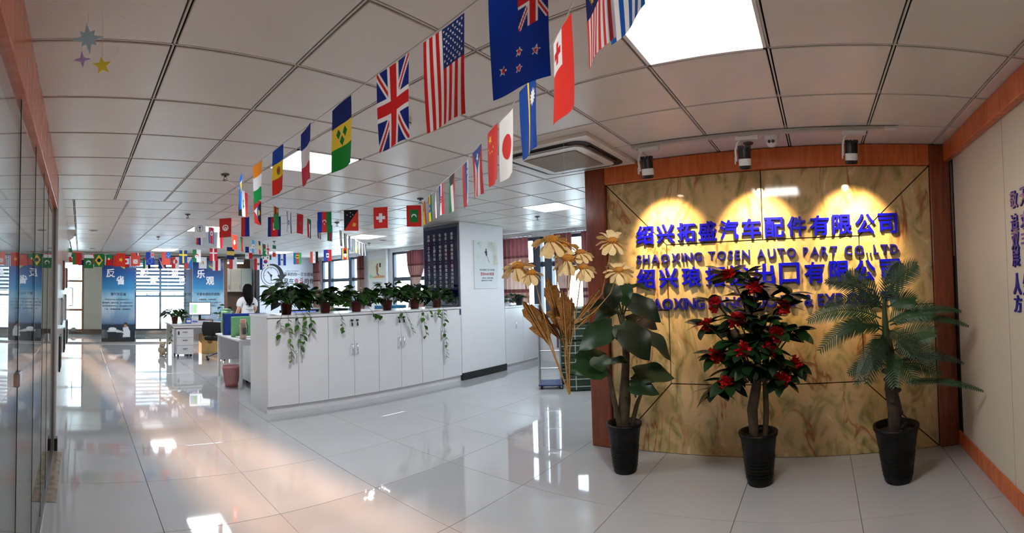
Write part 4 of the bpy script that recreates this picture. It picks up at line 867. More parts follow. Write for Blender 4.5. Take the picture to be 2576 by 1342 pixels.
 'syria': ('red white and black flag with two stars', lambda c: c.h(BK, WH, (224, 90, 70)).star(.45, .5, .1, GN).star(1.05, .5, .1, GN)), 'haiti': ('blue and red flag with white square crest', lambda c: c.h(RD, (30, 60, 160)).r(.5, 1.0, .32, .68, WH).d(.75, .5, .13, (60, 90, 70))),
 'eswatini': ('blue, yellow and red flag with shield', lambda c: c.h((40, 80, 170), YE, RD, RD, RD, YE, (40, 80, 170)).put((((c.S - .75) / .5) ** 2 + ((c.T - .5) / .2) ** 2 < 1), WH).put((((c.S - .75) / .5) ** 2 + ((c.T - .5) / .2) ** 2 < 1) & (c.S < .75), BK)),
}
def sheet(name, w, h, nu, nv, paint, m, wave=0.0, ph=0.0, z_top=True):
    """fine grid hanging down from its top edge, local x across, z down; colours stored per vertex"""
    u = np.linspace(0, 1, nu + 1); v = np.linspace(0, 1, nv + 1); U, V = np.meshgrid(u, v); U = U.ravel(); V = V.ravel()
    co = np.stack([(U - .5) * w, wave * np.sin(U * 5 + ph + V * 2) * (.3 + V), -V * h if z_top else (1 - V) * h], 1)
    a = (np.arange(nv)[:, None] * (nu + 1) + np.arange(nu)[None]).ravel(); fc = np.stack([a, a + nu + 1, a + nu + 2, a + 1], 1)
    me = bpy.data.meshes.new(name); me.vertices.add(len(co)); me.vertices.foreach_set('co', co.ravel()); me.loops.add(fc.size); me.loops.foreach_set('vertex_index', fc.ravel())
    me.polygons.add(len(fc)); me.polygons.foreach_set('loop_start', np.arange(len(fc)) * 4); me.update(); me.validate()
    me.polygons.foreach_set('use_smooth', np.ones(len(fc), bool))
    at = me.attributes.new('print', 'FLOAT_COLOR', 'POINT'); col = np.ones((len(co), 4)); col[:, :3] = paint(U, V); at.data.foreach_set('color', col.ravel())
    me.materials.append(m); return me
FW, FH = .178, .257
ROWS = """A st_lucia 1.221 3.427 2.397 -98 0
A ivory_coast 1.145 2.882 2.343 -98 0
A moldova 1.078 2.402 2.303 -98 0
A france 1.014 1.936 2.257 -98 0
A st_vincent 0.957 1.529 2.224 -98 0
A uk 0.902 1.136 2.201 -98 0
A usa 0.865 0.87 2.187 -98 0
A new_zealand 0.827 0.598 2.189 -98 0
B greece 0.95 0.387 2.321 -126 1
B malaysia 1.033 0.501 2.323 -126 1
B tonga 1.171 0.69 2.248 -126 1
B nauru 1.358 0.946 2.223 -126 1
B japan 1.529 1.18 2.205 -126 0
B china 1.659 1.359 2.23 -126 1
B puerto_rico 1.859 1.633 2.234 -126 1
B slovenia 2.051 1.896 2.245 -126 0
B kuwait 2.358 2.317 2.294 -126 1
B croatia 2.685 2.764 2.353 -126 0
B czech 2.901 3.06 2.381 -126 0
B ethiopia 3.162 3.418 2.418 -126 0
B spain 3.51 3.894 2.465 -126 0
C iraq 1.582 4.372 2.488 42 0
C antigua 1.818 4.58 2.45 42 0
C zambia 2.164 4.887 2.452 42 0
C israel 2.45 5.14 2.45 42 0
C morocco 2.725 5.384 2.48 42 0
C sudan 2.976 5.606 2.459 42 1
C costa_rica 3.281 5.875 2.487 42 0
C azure 3.654 6.206 2.5 42 0
E chinese_taipei 1.642 6.318 2.489 -45 0
E tunisia 1.924 6.034 2.475 -45 0
E russia 2.154 5.803 2.468 -45 0
E cambodia 2.425 5.531 2.447 -45 0
E azerbaijan 2.898 5.056 2.468 -45 1
E png 3.138 4.815 2.475 -45 0
E switzerland 3.396 4.556 2.492 -45 0
E maldives 3.683 4.267 2.5 -45 0
D russia 1.745 6.74 2.431 49 0
D north_korea 2.019 7.052 2.487 49 0
D indonesia 2.229 7.291 2.441 49 0
D hong_kong 2.642 7.762 2.47 49 0
D vanuatu 2.866 8.017 2.464 49 0
D guatemala 3.267 8.473 2.473 49 0
D belgium 3.511 8.752 2.486 49 0
D turkmenistan 3.69 8.956 2.455 49 0
D georgia 3.862 9.152 2.495 49 0
D italy 4.155 9.486 2.493 49 0
F kenya 4.124 6.652 2.485 46 0
F lesotho 4.401 6.943 2.477 46 0
F bahamas 4.655 7.208 2.476 46 0
F ukraine_stripes 4.903 7.468 2.47 46 0
F colombia 5.142 7.717 2.474 46 0
F luxembourg 5.399 7.986 2.471 46 0
F thailand 5.642 8.24 2.48 46 0
F estonia 5.942 8.554 2.495 46 0
G mexico -0.258 8.899 2.292 8 0
G belarus -0.069 8.924 2.235 8 0
G pakistan 0.151 8.953 2.171 8 0
G brazil 0.35 8.979 2.198 8 0
G vietnam 0.775 9.035 2.216 8 0
G wallis 1.065 9.073 2.23 8 0
G europe_union 1.361 9.112 2.254 8 0
G samoa 1.686 9.155 2.262 8 0
G sweden 2.044 9.202 2.305 8 0
G algeria 2.334 9.241 2.33 8 1
G denmark 2.702 9.289 2.367 8 0
G madeira 3.09 9.34 2.406 8 0
G panama 3.522 9.397 2.431 8 0
H australia 0.028 11.388 2.354 -24 0
H turkey 0.276 11.278 2.377 -24 0
H lithuania 0.548 11.158 2.352 -24 0
H portugal 0.668 11.104 2.34 -24 0
H china 0.851 11.023 2.317 -24 0
H canada 1.059 10.931 2.304 -24 0
H greece 1.211 10.864 2.291 -24 0
H palestine 1.519 10.727 2.258 -24 0
H marshall 1.856 10.577 2.253 -24 0
H greenland 2.137 10.453 2.257 -24 0
H philippines 2.415 10.33 2.253 -24 0
H cyprus 2.714 10.197 2.249 -24 0
H peru 3.002 10.069 2.201 -24 0
H malta 3.338 9.92 2.233 -24 1
H dominican 3.857 9.69 2.21 -24 0
H south_korea 4.002 9.625 2.262 -24 0
H el_salvador 4.334 9.478 2.303 -24 0
H new_caledonia 4.649 9.338 2.328 -24 0
H syria 4.99 9.187 2.353 -24 0
H haiti 5.267 9.064 2.396 -24 0
H eswatini 5.629 8.904 2.432 -24 0"""
where = {'A': 'on the near left flag string', 'B': 'on the near right flag string', 'C': 'on the receding string', 'D': 'on the string above the person', 'E': 'on the wide string across the hall', 'F': 'on the far string by the window', 'G': 'on the far row above the glass posters', 'H': 'on the rearmost row of the hall'}
by = {}
for row in ROWS.strip().split('\n'):
    s_, nm, x, y, z, rot, mir = row.split(); x, y, z, rot, mir = float(x), float(y), float(z), float(rot), int(mir)
    desc, fn = FLAGS[nm]; D = math.hypot(x, y); nu, nv = (84, 126) if D < 3.2 else (48, 72) if D < 6 else (26, 39)
    def paint(U, V, fn=fn, mir=mir):
        c = Cv(V * 1.5, (1 - U) if mir else U, WH); fn(c); return c.img
    me = sheet('flag', FW, FH, nu, nv, paint, flag_m, .006, random.uniform(0, 6))
    link('flag', me, loc=(x, y, z - .004), rot=(0, 0, math.radians(rot + random.uniform(-7, 7))), label=desc + ' ' + where[s_], cat='flag', group='small flags strung under the ceiling')
    by.setdefault(s_, []).append((x, y, z))
ends = {'A': ((1.32, 4.14, 2.52), (.72, -.35, 2.575)), 'B': ((3.74, 4.21, 2.52), (.50, -.25, 2.575)), 'C': ((1.32, 4.14, 2.52), (3.93, 6.45, 2.53)), 'D': ((1.50, 6.46, 2.52), (4.15, 9.48, 2.52)), 'E': ((1.50, 6.46, 2.52), (3.74, 4.21, 2.52)), 'F': ((3.93, 6.45, 2.53), (6.33, 8.96, 2.53)), 'G': ((-.21, 8.9, 2.36), (4.15, 9.48, 2.52)), 'H': ((-1.58, 12.10, 2.45), (6.33, 8.96, 2.53))}
for s_, pts in by.items():
    e0, e1 = Vector(ends[s_][0]), Vector(ends[s_][1]); d = e1 - e0; pts = sorted(pts, key=lambda p: (Vector(p) - e0).dot(d))
    pl = [e0] + [Vector(p) for p in pts if .02 < (Vector(p) - e0).dot(d) / d.dot(d) < .99] + [e1]
    link('flag_string', T(pl, .0022, 5).mesh('flag_string', string_m), label='white cord carrying flags, ' + where[s_], cat='string')

# ---------------------------------------------------------------- ceiling fittings
t = thing('ceiling_air_conditioner', 'square white cassette air conditioner in the ceiling left of the onyx wall', 'air conditioner', (3.38, 2.00, CZ))
def rrect(a, r, n_=5):
    return [(sx * (a - r) + r * math.cos(b), sy * (a - r) + r * math.sin(b)) for sx, sy, b0 in ((1, 1, 0), (-1, 1, PI / 2), (-1, -1, PI), (1, -1, 1.5 * PI)) for b in [b0 + PI / 2 * i / n_ for i in range(n_ + 1)]]
def ring(a0, r0, z0, a1, r1, z1):
    p, q = rrect(a0, r0), rrect(a1, r1); n_ = len(p); return MB().add([(x, y, z0) for x, y in p] + [(x, y, z1) for x, y in q], [(i, n_ + i, n_ + (i + 1) % n_, (i + 1) % n_) for i in range(n_)], False)
acm = mat('ac_plastic', (214, 211, 200), .4, var=.02)
pn = MB(); pn.prism(rrect(.46, .01), -.03, -.001); pn.build('panel', acm, t)
MB().prism(rrect(.395, .10), -.036, -.0301).build('air_slot', mat('slot_black', (18, 16, 15), .6), t)
pm = MB(); pm.prism(rrect(.330, .07), -.050, -.036); pm.build('centre_panel', acm, t)
MB().prism(rrect(.245, .01), -.0535, -.0521).build('grille_back', mat('grille_back', (98, 84, 70), .6), t)
g = MB()
for i in range(33): q = -.24 + .015 * i; g.box(q - .0022, -.245, -.057, q + .0022, .245, -.0536); g.box(-.245, q - .0022, -.0565, .245, q + .0022, -.0536)
gg = g.build('grille', mat('grille_plastic', (176, 164, 146), .5, var=.02), t); gg['kind'] = 'stuff'
for sx, sy in ((1, 0), (-1, 0), (0, 1), (0, -1)):
    (BB(sx * .362 - .010, -.25, -.047, sx * .362 + .010, .25, -.041, .002) if sx else BB(-.25, sy * .362 - .010, -.047, .25, sy * .362 + .010, -.041, .002)).build('louvre', mat('louvre_dark', (44, 38, 34), .4), t)
t = thing('light_track', 'white ceiling track rail carrying the spotlights before the onyx wall', 'track', (3.42, 0, CZ))
BB(-.017, -.52, -.03, .017, 1.40, -.0005, .003).build('rail', mat('track_grey', (190, 188, 182), .35), t); BB(-.02, -.62, -.025, .02, -.52, -.0005, .003).build('feed_box', white_metal, t)
for k, y in enumerate((1.285, .515, -.275)):
    lab = ['black and white spotlight at the left end of the ceiling track', 'black and white spotlight in the middle of the ceiling track', 'black and white spotlight at the right end of the ceiling track'][k]
    t = thing('track_spotlight', lab, 'spotlight', (3.42, y, CZ - .03), group='spotlights on the ceiling track')
    BB(-.018, -.11, -.032, .018, .06, -.001, .003).build('adapter', white_metal, t)
    ax = Vector((.22, .02, -1)).normalized(); c = Vector((.03, 0, -.165))
    MB().tube([(0, .03, -.03), (0, .05, -.05), (-.005, .062, -.10), (.025, .062, -.175)], .009, 8).build('arm', white_metal, t)
    R = ax.to_track_quat('Z', 'Y').to_matrix().to_4x4()
    b = MB().lathe([(.044, -.085), (.046, -.08), (.046, -.005)], 24, cap1=False)
    for i in range(10):
        a = 2 * PI * i / 10; b.cbox(.041 * math.cos(a), .041 * math.sin(a), -.09, .014, .014, .02)
    b.xf(Matrix.Translation(c) @ R).build('heat_sink', black, t)
    MB().lathe([(.046, -.005), (.047, -.003), (.047, .042), (.046, .045)], 24, cap0=False, cap1=False).xf(Matrix.Translation(c) @ R).build('white_band', white_metal, t)
    MB().lathe([(.046, .045), (.045, .072), (.038, .072), (.036, .055)], 24, cap0=False, cap1=False).xf(Matrix.Translation(c) @ R).build('bezel', black, t)
    MB().lathe([(.0005, .060), (.036, .060)], 20, cap0=False, cap1=False).xf(Matrix.Translation(c) @ R).build('lens', lens_m, t)
    BB(.0, .066, -.20, .025, .072, -.15, .001).build('paper_tag', white_metal, t)
    sl = bpy.data.lights.new('spot_beam', 'SPOT'); sl.energy = 88; sl.color = (1.0, .68, .32); sl.spot_size = math.radians(74); sl.spot_blend = .85; sl.shadow_soft_size = .028
    tgt = Vector((3.92, y - .02, 1.84)); src = Vector((3.42, y, CZ - .03)) + c + ax * .08
    so = link('spot_beam', sl, t, mtx=Matrix.Translation(c + ax * .085) @ (tgt - src).to_track_quat('-Z', 'Y').to_matrix().to_4x4())
t = thing('dome_camera', 'white dome security camera with two dark lenses on the ceiling', 'camera', (3.50, .315, CZ))
MB().lathe([(.055, 0), (.058, -.012), (.052, -.045), (.046, -.05)][::-1], 24).build('base', white_metal, t)
MB().ell((0, 0, -.062), (.043, .043, .043), 18, 12).build('eyeball', white_metal, t)
for s in (-1, 1): MB().lathe([(.012, 0), (.012, .006)], 14).xf(Matrix.Translation((-.038, s * .014, -.07)) @ Matrix.Rotation(-PI / 2 - .2, 4, 'Y')).build('lens', black, t)
t = thing('smoke_detector', 'round white smoke detector on the ceiling behind the union jack flag', 'smoke detector', (1.90, 2.29, CZ))
MB().lathe([(.03, -.055), (.042, -.05), (.05, -.028), (.055, -.02), (.055, 0)], 24).build('housing', white_metal, t); MB().lathe([(.051, -.034), (.053, -.028)], 24, cap0=False, cap1=False).build('vent_ring', black, t)
for k, (x, y) in enumerate([(1.32, 4.14), (1.50, 6.46), (1.55, 9.30), (3.74, 4.21), (3.93, 6.45), (6.33, 8.96), (6.07, 4.11), (4.15, 9.48), (3.70, .52)]):
    lab = ['where the near left flag string ends', 'beside the white emblem flag', 'over the blue glass posters', 'above the red and green flag near the column', 'above the black and red diagonal flag', 'at the end of the far thin flags', 'beyond the air conditioner', 'above the clock wall flags', 'behind the middle spotlight'][k]
    t = thing('fire_sprinkler', 'small metal fire sprinkler on the ceiling ' + lab, 'sprinkler', (x, y, CZ), group='ceiling sprinklers')
    sm = mat('sprinkler_metal', (84, 80, 76), .4, .8)
    MB().lathe([(.012, -.016), (.036, -.012), (.042, -.001)], 18).build('escutcheon', sm, t)
    q = MB(); q.tube([(0, 0, -.01), (0, 0, -.028)], .010, 8); q.tube([(-.01, 0, -.026), (-.014, 0, -.042), (0, 0, -.055)], .003, 5); q.tube([(.01, 0, -.026), (.014, 0, -.042), (0, 0, -.055)], .003, 5); q.build('frame', sm, t)
    MB().lathe([(.024, -.060), (.024, -.056)], 14).build('deflector', sm, t)
for k, (x, y) in enumerate([(.22, 8.5), (.30, 12.2), (6.26, 8.3)]):
    t = thing('downlight', ['recessed ceiling downlight near the left wall speaker', 'recessed ceiling downlight farthest back on the left', 'recessed ceiling downlight near the far window'][k], 'downlight', (x, y, CZ), group='recessed downlights')
    MB().lathe([(.05, -.006), (.085, -.005), (.09, -.0005)], 24, cap0=False).build('rim', mat('downlight_rim', (120, 116, 110), .4), t); MB().lathe([(.001, -.003), (.05, -.006)], 20, cap0=False, cap1=False).build('bulb_well', black, t)

# ---------------------------------------------------------------- posters and wall graphics
def fnoise(U, V, seed, oct_=4):
    r = np.random.default_rng(seed); out = np.zeros_like(U); amp = 1.0
    for o in range(oct_):
        n_ = 3 * 2 ** o; g_ = r.random((n_ + 2, n_ + 2)); x = U * n_; y = V * n_; i = x.astype(int); j = y.astype(int); fx_ = x - i; fy_ = y - j; fx_ = fx_ * fx_ * (3 - 2 * fx_); fy_ = fy_ * fy_ * (3 - 2 * fy_)
        out += amp * ((g_[j, i] * (1 - fx_) + g_[j, i + 1] * fx_) * (1 - fy_) + (g_[j + 1, i] * (1 - fx_) + g_[j + 1, i + 1] * fx_) * fy_); amp *= .5
    return out / 1.875
def grad(V, stops):
    out = np.zeros((len(V), 3)); p = [s[0] for s in stops]
    for k in range(3): out[:, k] = np.interp(V, p, [lin(s[1])[k] for s in stops])
    return out
def sky_poster(kind, seed):
    def paint(U, V):
        c = grad(V, [(0, (26, 44, 88)), (.18, (36, 78, 138)), (.36, (56, 130, 178)), (.46, (120, 172, 198)), (.62, (130, 166, 190)), (.78, (96, 122, 158)), (.80, (40, 56, 78)), (.88, (34, 46, 58)), (1, (46, 48, 46))])
        cl = np.clip((fnoise(U, V * .9, seed) - .48) * 5, 0, 1) * np.clip(1 - abs(V - .58) / .20, 0, 1); c = c * (1 - cl[:, None] * .75) + lin((206, 214, 222)) * cl[:, None] * .75
        surf = np.clip((fnoise(U, V, seed + 9) - .55) * 6, 0, 1) * ((V > .86) & (V < .96)); c = c * (1 - surf[:, None] * .35) + lin((150, 160, 168)) * surf[:, None] * .35
        cv = Cv(U * 1.0, 1 - V, WH); cv.img = c
        cv.poly([(.50, .95), (.72, .99), (.88, .94), (.70, .86)], (24, 40, 62)); cv.poly([(.50, .93), (.53, .90), (.70, .86), (.69, .89)], (176, 176, 60))      # ink brush corner
        if kind == 'man':
            cv.put(((U - .72) / .07) ** 2 + ((V - .80) / .028) ** 2 < 1, (70, 60, 56)); cv.put(((U - .72) / .05) ** 2 + ((V - .818) / .02) ** 2 < 1, (170, 130, 110)); cv.poly([(.64, .17), (.80, .175), (.86, .12), (.86, .06), (.64, .055), (.66, .11)], (214, 218, 224)); cv.poly([(.18, .135), (.46, .145), (.66, .12), (.66, .105), (.40, .115), (.18, .12)], (206, 206, 210))
            cv.put((((U - .33) / .12) ** 2 + ((V - .85) / .02) ** 2 < 1), (226, 230, 234))
        if kind == 'hands': cv.put(((U - .60) / .30) ** 2 + ((V - .90) / .035) ** 2 < 1, (146, 116, 106)); cv.put(((U - .60) / .20) ** 2 + ((V - .885) / .018) ** 2 < 1, (196, 160, 148)); cv.put(((U - .6) / .25) ** 2 + ((V - .745) / .05) ** 2 < 1, (176, 196, 216))
        return cv.img
    return paint
zt_, zb_ = 2.42, .045
info = [(.605, 1.545, 'man', 1, ('反', '省'), '要每天反省', ['每天检讨自己的思想和行为，', '集中精神，直视自我，是不是自私自利，', '有没有卑怯的举止，用动摇的心沉静', '下来，真挚的反省，有错即改。'], film_o, 'blue sky poster showing a man in white, leftmost on the glass partition'),
        (1.57, 2.485, 'hands', 5, ('感', '谢'), '活着就要感谢', ['活着已经就是幸福，', '培育感谢之心。', '“感谢之心”像地下水一样，', '滋润着我们。'], film_m, 'see-through blue poster with cupped hands before the blinds, second on the glass'),
        (2.51, 3.21, 'plain', 8, ('利', '他'), '积善行、思利他', ['积善之家有余庆。', '与人为善，言行之间留意关爱别人，', '真正的利他，才是大善。'], film_m, 'see-through blue poster third on the glass partition behind the plant desk'),
        (3.23, 4.155, 'plain', 12, ('乐', '观'), '不要有感性的烦恼', ['不要烦恼，不要焦躁。', '不要有感性的烦恼，人生波澜万丈，', '各种事情都会发生，', '我不担心。'], film_o, 'deep blue poster fourth on the glass partition, behind the monitor')]
for x0, x1, kind, seed, big, sub, lines_, m_, lab in info:
    w = x1 - x0; t = thing('glass_poster', lab, 'poster', ((x0 + x1) / 2, YP - .0075, zb_), group='blue posters on the glass partition')
    link('print_sheet', sheet('print_sheet', w, zt_ - zb_, 60, 150, sky_poster(kind, seed), m_, z_top=False), t)
    M = wall_frame((0, -.001, 0), '-Y'); Hp = zt_ - zb_
    for i, c in enumerate(big): text_on('title_letter', c, M, (-.24 + .30 * i) * w, Hp * (.815 - .085 * i), t, txt_white, .002, .03, w=.27 * w, h=.25)
    text_on('subtitle', sub, M, 0, Hp * .565, t, txt_navy, .002, .012, h=.085)
    for i, l_ in enumerate(lines_): text_on('text_line', l_, M, -.02 * w, Hp * (.50 - .038 * i), t, txt_navy, .002, .004, w=min(.92 * w, .055 * len(l_)), h=.045)
# navy motto board on the column's left face
t = thing('motto_board', 'tall navy board with white vertical Chinese sayings on the column', 'notice board', (5.50, 5.68, 1.19))
BB(-.03, -.42, 0, -.001, .42, 1.36, .004).build('frame', mat('board_frame', (92, 98, 110), .3, .6), t)
B(-.034, -.40, .16, -.0301, .40, 1.30).build('navy_panel', mat('navy_gloss', (16, 20, 66), .08, var=.05), t)
for i in range(7): B(-.034, -.40, .02 + .018 * i, -.0301, .40, .031 + .018 * i).build('silver_stripe', alu, t)
M = wall_frame((-.0345, 0, 0), '-X')
for j, s_ in enumerate(['感恩·懂得感恩，是成功的基石', '信任·获得信任，比黄金更珍贵', '信心·相信自己，就有无穷力量', '行动·立即行动，成功有了保障', '志向·立人生志，人生有了方向']):
    for i, c in enumerate(s_):
        if c in '·，': text_on('glyph', '·', M, .28 - .14 * j, 1.19 - .066 * i, t, txt_white, .002, .0, w=.014, h=.014)
        else: text_on('glyph', c, M, .28 - .14 * j, 1.19 - .066 * i, t, txt_white, .002, .006, w=.054, h=.054)
rg = MB(); n_ = 28
rg.tube([(-.037, -.30 + .055 * math.cos(2 * PI * i / n_), .085 + .055 * math.sin(2 * PI * i / n_)) for i in range(n_ + 1)], .006, 6); rg.tube([(-.037, -.27, .115), (-.037, -.315, .10), (-.037, -.33, .055), (-.037, -.29, .05), (-.037, -.29, .085)], .005, 6); rg.tube([(-.037, -.30, .10), (-.037, -.31, .05)], .005, 6)
rg.build('round_emblem', black, t)
# posters on column and pier
def wall_poster(lab, loc, facing, w, h, paint, texts, group=None):
    t = thing('wall_poster', lab, 'poster', loc); M = wall_frame((0, 0, 0), facing)
    m_ = MB(); m_.box(-w / 2, -h / 2, .0005, w / 2, h / 2, .012); m_.xf(M).build('board', white_gloss, t)
    me = sheet('print_sheet', w * .99, h * .99, 56, 100, paint, print_m, z_top=True); me.transform(M @ Matrix.Translation((0, h * .495, .0132)) @ Matrix.Rotation(PI / 2, 4, 'X') @ Matrix.Diagonal((1, 1, 1, 1)) if False else M @ Matrix(((1, 0, 0, 0), (0, 0, 1, h * .495), (0, -1, 0, .0132), (0, 0, 0, 1)))); link('print_sheet', me, t)
    for s_, x, y, hh, mm, bd in texts: text_on('text_line', s_, M @ Matrix.Translation((0, 0, .0136)), x, y, t, mm, .0015, bd, h=hh)
    return t
def hope(U, V):
    c = grad(V, [(0, (214, 220, 220)), (.5, (206, 212, 214)), (1, (214, 220, 224))]); n1 = fnoise(U, V, 3); k = np.clip((n1 - .45) * 4, 0, 1) * (V < .5) * np.clip((U - .45) * 3, 0, 1)
    c = c * (1 - k[:, None] * .8) + lin((170, 158, 110)) * k[:, None] * .8; k = np.clip((fnoise(U, V, 8) - .5) * 4, 0, 1) * (V < .4) * (U < .3); c = c * (1 - k[:, None] * .5) + lin((150, 190, 160)) * k[:, None] * .5
    cv = Cv(U, 1 - V, WH); cv.img = c; q = 1 - V
    cv.put(((U - .50) / .035) ** 2 + ((q - .83) / .022) ** 2 < 1, (24, 26, 28)); cv.poly([(.45, .81), (.55, .80), (.55, .70), (.52, .68), (.47, .72)], (24, 26, 28)); cv.poly([(.42, .77), (.46, .80), (.47, .77)], (24, 26, 28)); cv.poly([(.52, .69), (.55, .69), (.64, .55), (.62, .545)], (130, 120, 116)); cv.poly([(.50, .69), (.53, .69), (.36, .61), (.35, .62)], (190, 190, 190))
    cv.r(.14, .90, .444, .448, (90, 92, 96)); cv.r(.14, .90, .124, .128, (90, 92, 96)); return cv.img
wall_poster('white poster on the column with a jumping figure and ADHERE TO HOPE', (6.135, 5.25, 1.872), '-Y', .625, .81, hope, [('ADHERE TO HOPE', .02, -.085, .034, txt_teal, .004), ('坚持AND希望', .02, -.155, .055, txt_red, .012), ('因为有了希望才坚持', .03, -.225, .030, txt_teal, .003), ('希望因为坚持了才有希望', .0, -.268, .024, txt_teal, .0), ('○', -.20, .36, .04, txt_teal, .0)])
def runner(U, V):
    c = grad(V, [(0, (206, 210, 190)), (.5, (214, 212, 190)), (.53, (216, 220, 220)), (1, (218, 222, 224))]); cv = Cv(U, 1 - V, WH); cv.img = c
    cv.poly([(.0, .53), (1, .53), (1, .57), (.6, .60), (.3, .56), (0, .6)], (200, 150, 110)); cv.poly([(0, .53), (.28, .53), (.2, .60), (0, .62)], (140, 200, 170)); cv.poly([(.42, .84), (.54, .86), (.58, .74), (.54, .66), (.44, .58), (.36, .47), (.46, .62), (.44, .74)], (150, 90, 60)); cv.poly([(.54, .66), (.62, .60), (.56, .57), (.50, .64)], (80, 100, 150)); cv.put(((U - .52) / .05) ** 2 + ((V - .13) / .03) ** 2 < 1, (120, 70, 50)); cv.r(.64, .74, .80, .90, (30, 30, 30)); return cv.img
wall_poster('pale poster with a running figure on the pier between the windows', (XE, 10.62, 1.78), '-X', .75, 1.10, runner, [('行动成就价值', 0, -.12, .075, txt_black, .012), ('行动成就价值', 0, -.22, .03, txt_black, 0), ('只有行动才能成就梦想价值', 0, -.28, .03, txt_black, 0), ('行动从现在开始', 0, -.36, .04, txt_black, .004)])
# clock graphic and saying on the pale wall
t = thing('clock_graphic', 'black clock outline with curved arrow and the word Time on the pale wall', 'wall graphic', (6.12, YC, 1.98)); M = wall_frame((0, -.002, 0), '-Y')
g = MB(); arc = lambda r, a0, a1, n_=40: [(r * math.cos(a0 + (a1 - a0) * i / n_), -.006, r * math.sin(a0 + (a1 - a0) * i / n_)) for i in range(n_ + 1)]
def band(r0, r1, a0, a1, n_=40):
    p = [(r0(i / n_) * math.cos(a0 + (a1 - a0) * i / n_), r0(i / n_) * math.sin(a0 + (a1 - a0) * i / n_)) for i in range(n_ + 1)]; q = [(r1(i / n_) * math.cos(a0 + (a1 - a0) * i / n_), r1(i / n_) * math.sin(a0 + (a1 - a0) * i / n_)) for i in range(n_ + 1)]
    vs = [(x, -.001, z) for x, z in p] + [(x, -.001, z) for x, z in q] + [(x, -.006, z) for x, z in p] + [(x, -.006, z) for x, z in q]; k = n_ + 1; fs = []
    for i in range(n_): fs += [(2 * k + i, 2 * k + i + 1, 3 * k + i + 1, 3 * k + i), (i, 2 * k + i, 2 * k + i + 1, i + 1)[::-1], (k + i, k + i + 1, 3 * k + i + 1, 3 * k + i)[::-1]]
    return MB().add(vs, fs)
band(lambda u: .262, lambda u: .278, 0, 2 * PI * .9).build('clock_ring', txt_black, t); band(lambda u: .345, lambda u: .362, PI * .55, PI * 1.75).build('outer_ring', txt_black, t)
band(lambda u: .34 - .03 * u, lambda u: .365 + .10 * u, PI * .62, PI * .02).build('arrow_band', txt_black, t)
m_ = MB(); m_.prism([(.22, .02), (.56, .03), (.36, -.20)], .001, .006); m_.v = [(x, -z, y) for x, y, z in m_.v]; m_.build('arrow_head', txt_black, t)
for a in (PI / 2, PI, -PI / 2): B(.225 * math.cos(a) - .012, -.006, .225 * math.sin(a) - .012, .225 * math.cos(a) + .012, -.001, .225 * math.sin(a) + .012).build('tick', txt_black, t)
T([(0, -.014, 0), (-.13, -.014, .13)], .012, 6).build('hour_hand', txt_black, t); T([(0, -.013, 0), (0, -.013, -.17)], .010, 6).build('minute_hand', txt_black, t); MB().lathe([(.04, 0), (.04, .006)], 16).xf(M).build('hub', txt_black, t)
text_on('word', 'Time', M, .42, -.27, t, txt_black, .005, .006, w=.46, h=.20)
t = thing('saying_graphic', 'black Chinese saying with two red characters beside the clock graphic', 'wall graphic', (7.10, YC, 1.98))
for i, c in enumerate('将来的你一定会感谢'): text_on('glyph', c, M, -.46 + .125 * i, .05, t, txt_black, .004, .002, w=.115, h=.125 if c != '一' else .012)
for i, c in enumerate('现在奋斗的你'): text_on('glyph', c, M, -.44 + .195 * i, -.18, t, txt_red if c in '奋斗' else txt_black, .004, .012, w=.165, h=.18 if c != '斗' else .26)
text_on('small_line', 'Struggle for a better future', M, -.22, .155, t, txt_black, .003, .004, w=.5, h=.03)
t = thing('windmill_graphic', 'black turbine-shaped wall graphic low on the pale wall', 'wall graphic', (7.42, YC, 1.47))
for a in (1.3, 3.25, -.9):
    m_ = MB(); c_, s_ = math.cos(a), math.sin(a); pl = [(.03, -.01), (.12, -.035), (.30, 0), (.12, .03)]; m_.prism([(x * c_ - y * s_, x * s_ + y * c_) for x, y in pl], .001, .006); m_.v = [(x, -z, y) for x, y, z in m_.v]; m_.build('blade', txt_black, t)
MB().lathe([(.025, 0), (.025, .006)], 14).xf(M).build('hub', txt_black, t)

# ---------------------------------------------------------------- curtains and blinds
def curtain(lab, y0, y1, z0, z1, tie=None, x=XE - .14, folds=9):
    n_, k = 10 * folds, 22; vs = []; w = y1 - y0
    for i in range(k + 1):
        v = i / k; z = z1 + (z0 - z1) * v
        sh = 1.0
        if tie: sh = 1 - .62 * math.exp(-((z - tie) / .35) ** 2)
        for j in range(n_ + 1):
            u = j / n_; yy = (y0 + w * (.5 + (u - .5) * sh)); vs.append((x + .035 * math.sin(2 * PI * folds * u + .6 * math.sin(3 * v)) * (1 if sh > .7 else .7), yy, z))
    fs = [(i * (n_ + 1) + j, i * (n_ + 1) + j + 1, (i + 1) * (n_ + 1) + j + 1, (i + 1) * (n_ + 1) + j) for i in range(k) for j in range(n_)]
    t = thing('curtain', lab, 'curtain', (0, 0, 0), group='patterned curtains on the window side'); MB().add(vs, fs, True).build('cloth', curtain_m, t)
    T([(x, y0 - .1, z1 + .03), (x, y1 + .1, z1 + .03)], .014, 8).build('rail', alu, t)
    if tie: T([(x - .05, (y0 + y1) / 2 - w * .2, tie), (x - .06, (y0 + y1) / 2, tie - .03), (x - .05, (y0 + y1) / 2 + w * .2, tie)], .02, 6).build('tie_band', curtain_m, t)
curtain('wide patterned maroon curtain just right of the column', 5.42, 6.30, .25 + .90, 2.47, folds=8); curtain('tied maroon curtain between window panes left of the onyx wall', 4.42, 4.80, .30, 2.48, tie=1.25, folds=6); curtain('narrow maroon curtain nearest the onyx wall edge', 4.02, 4.20, .3, 2.48, folds=3)
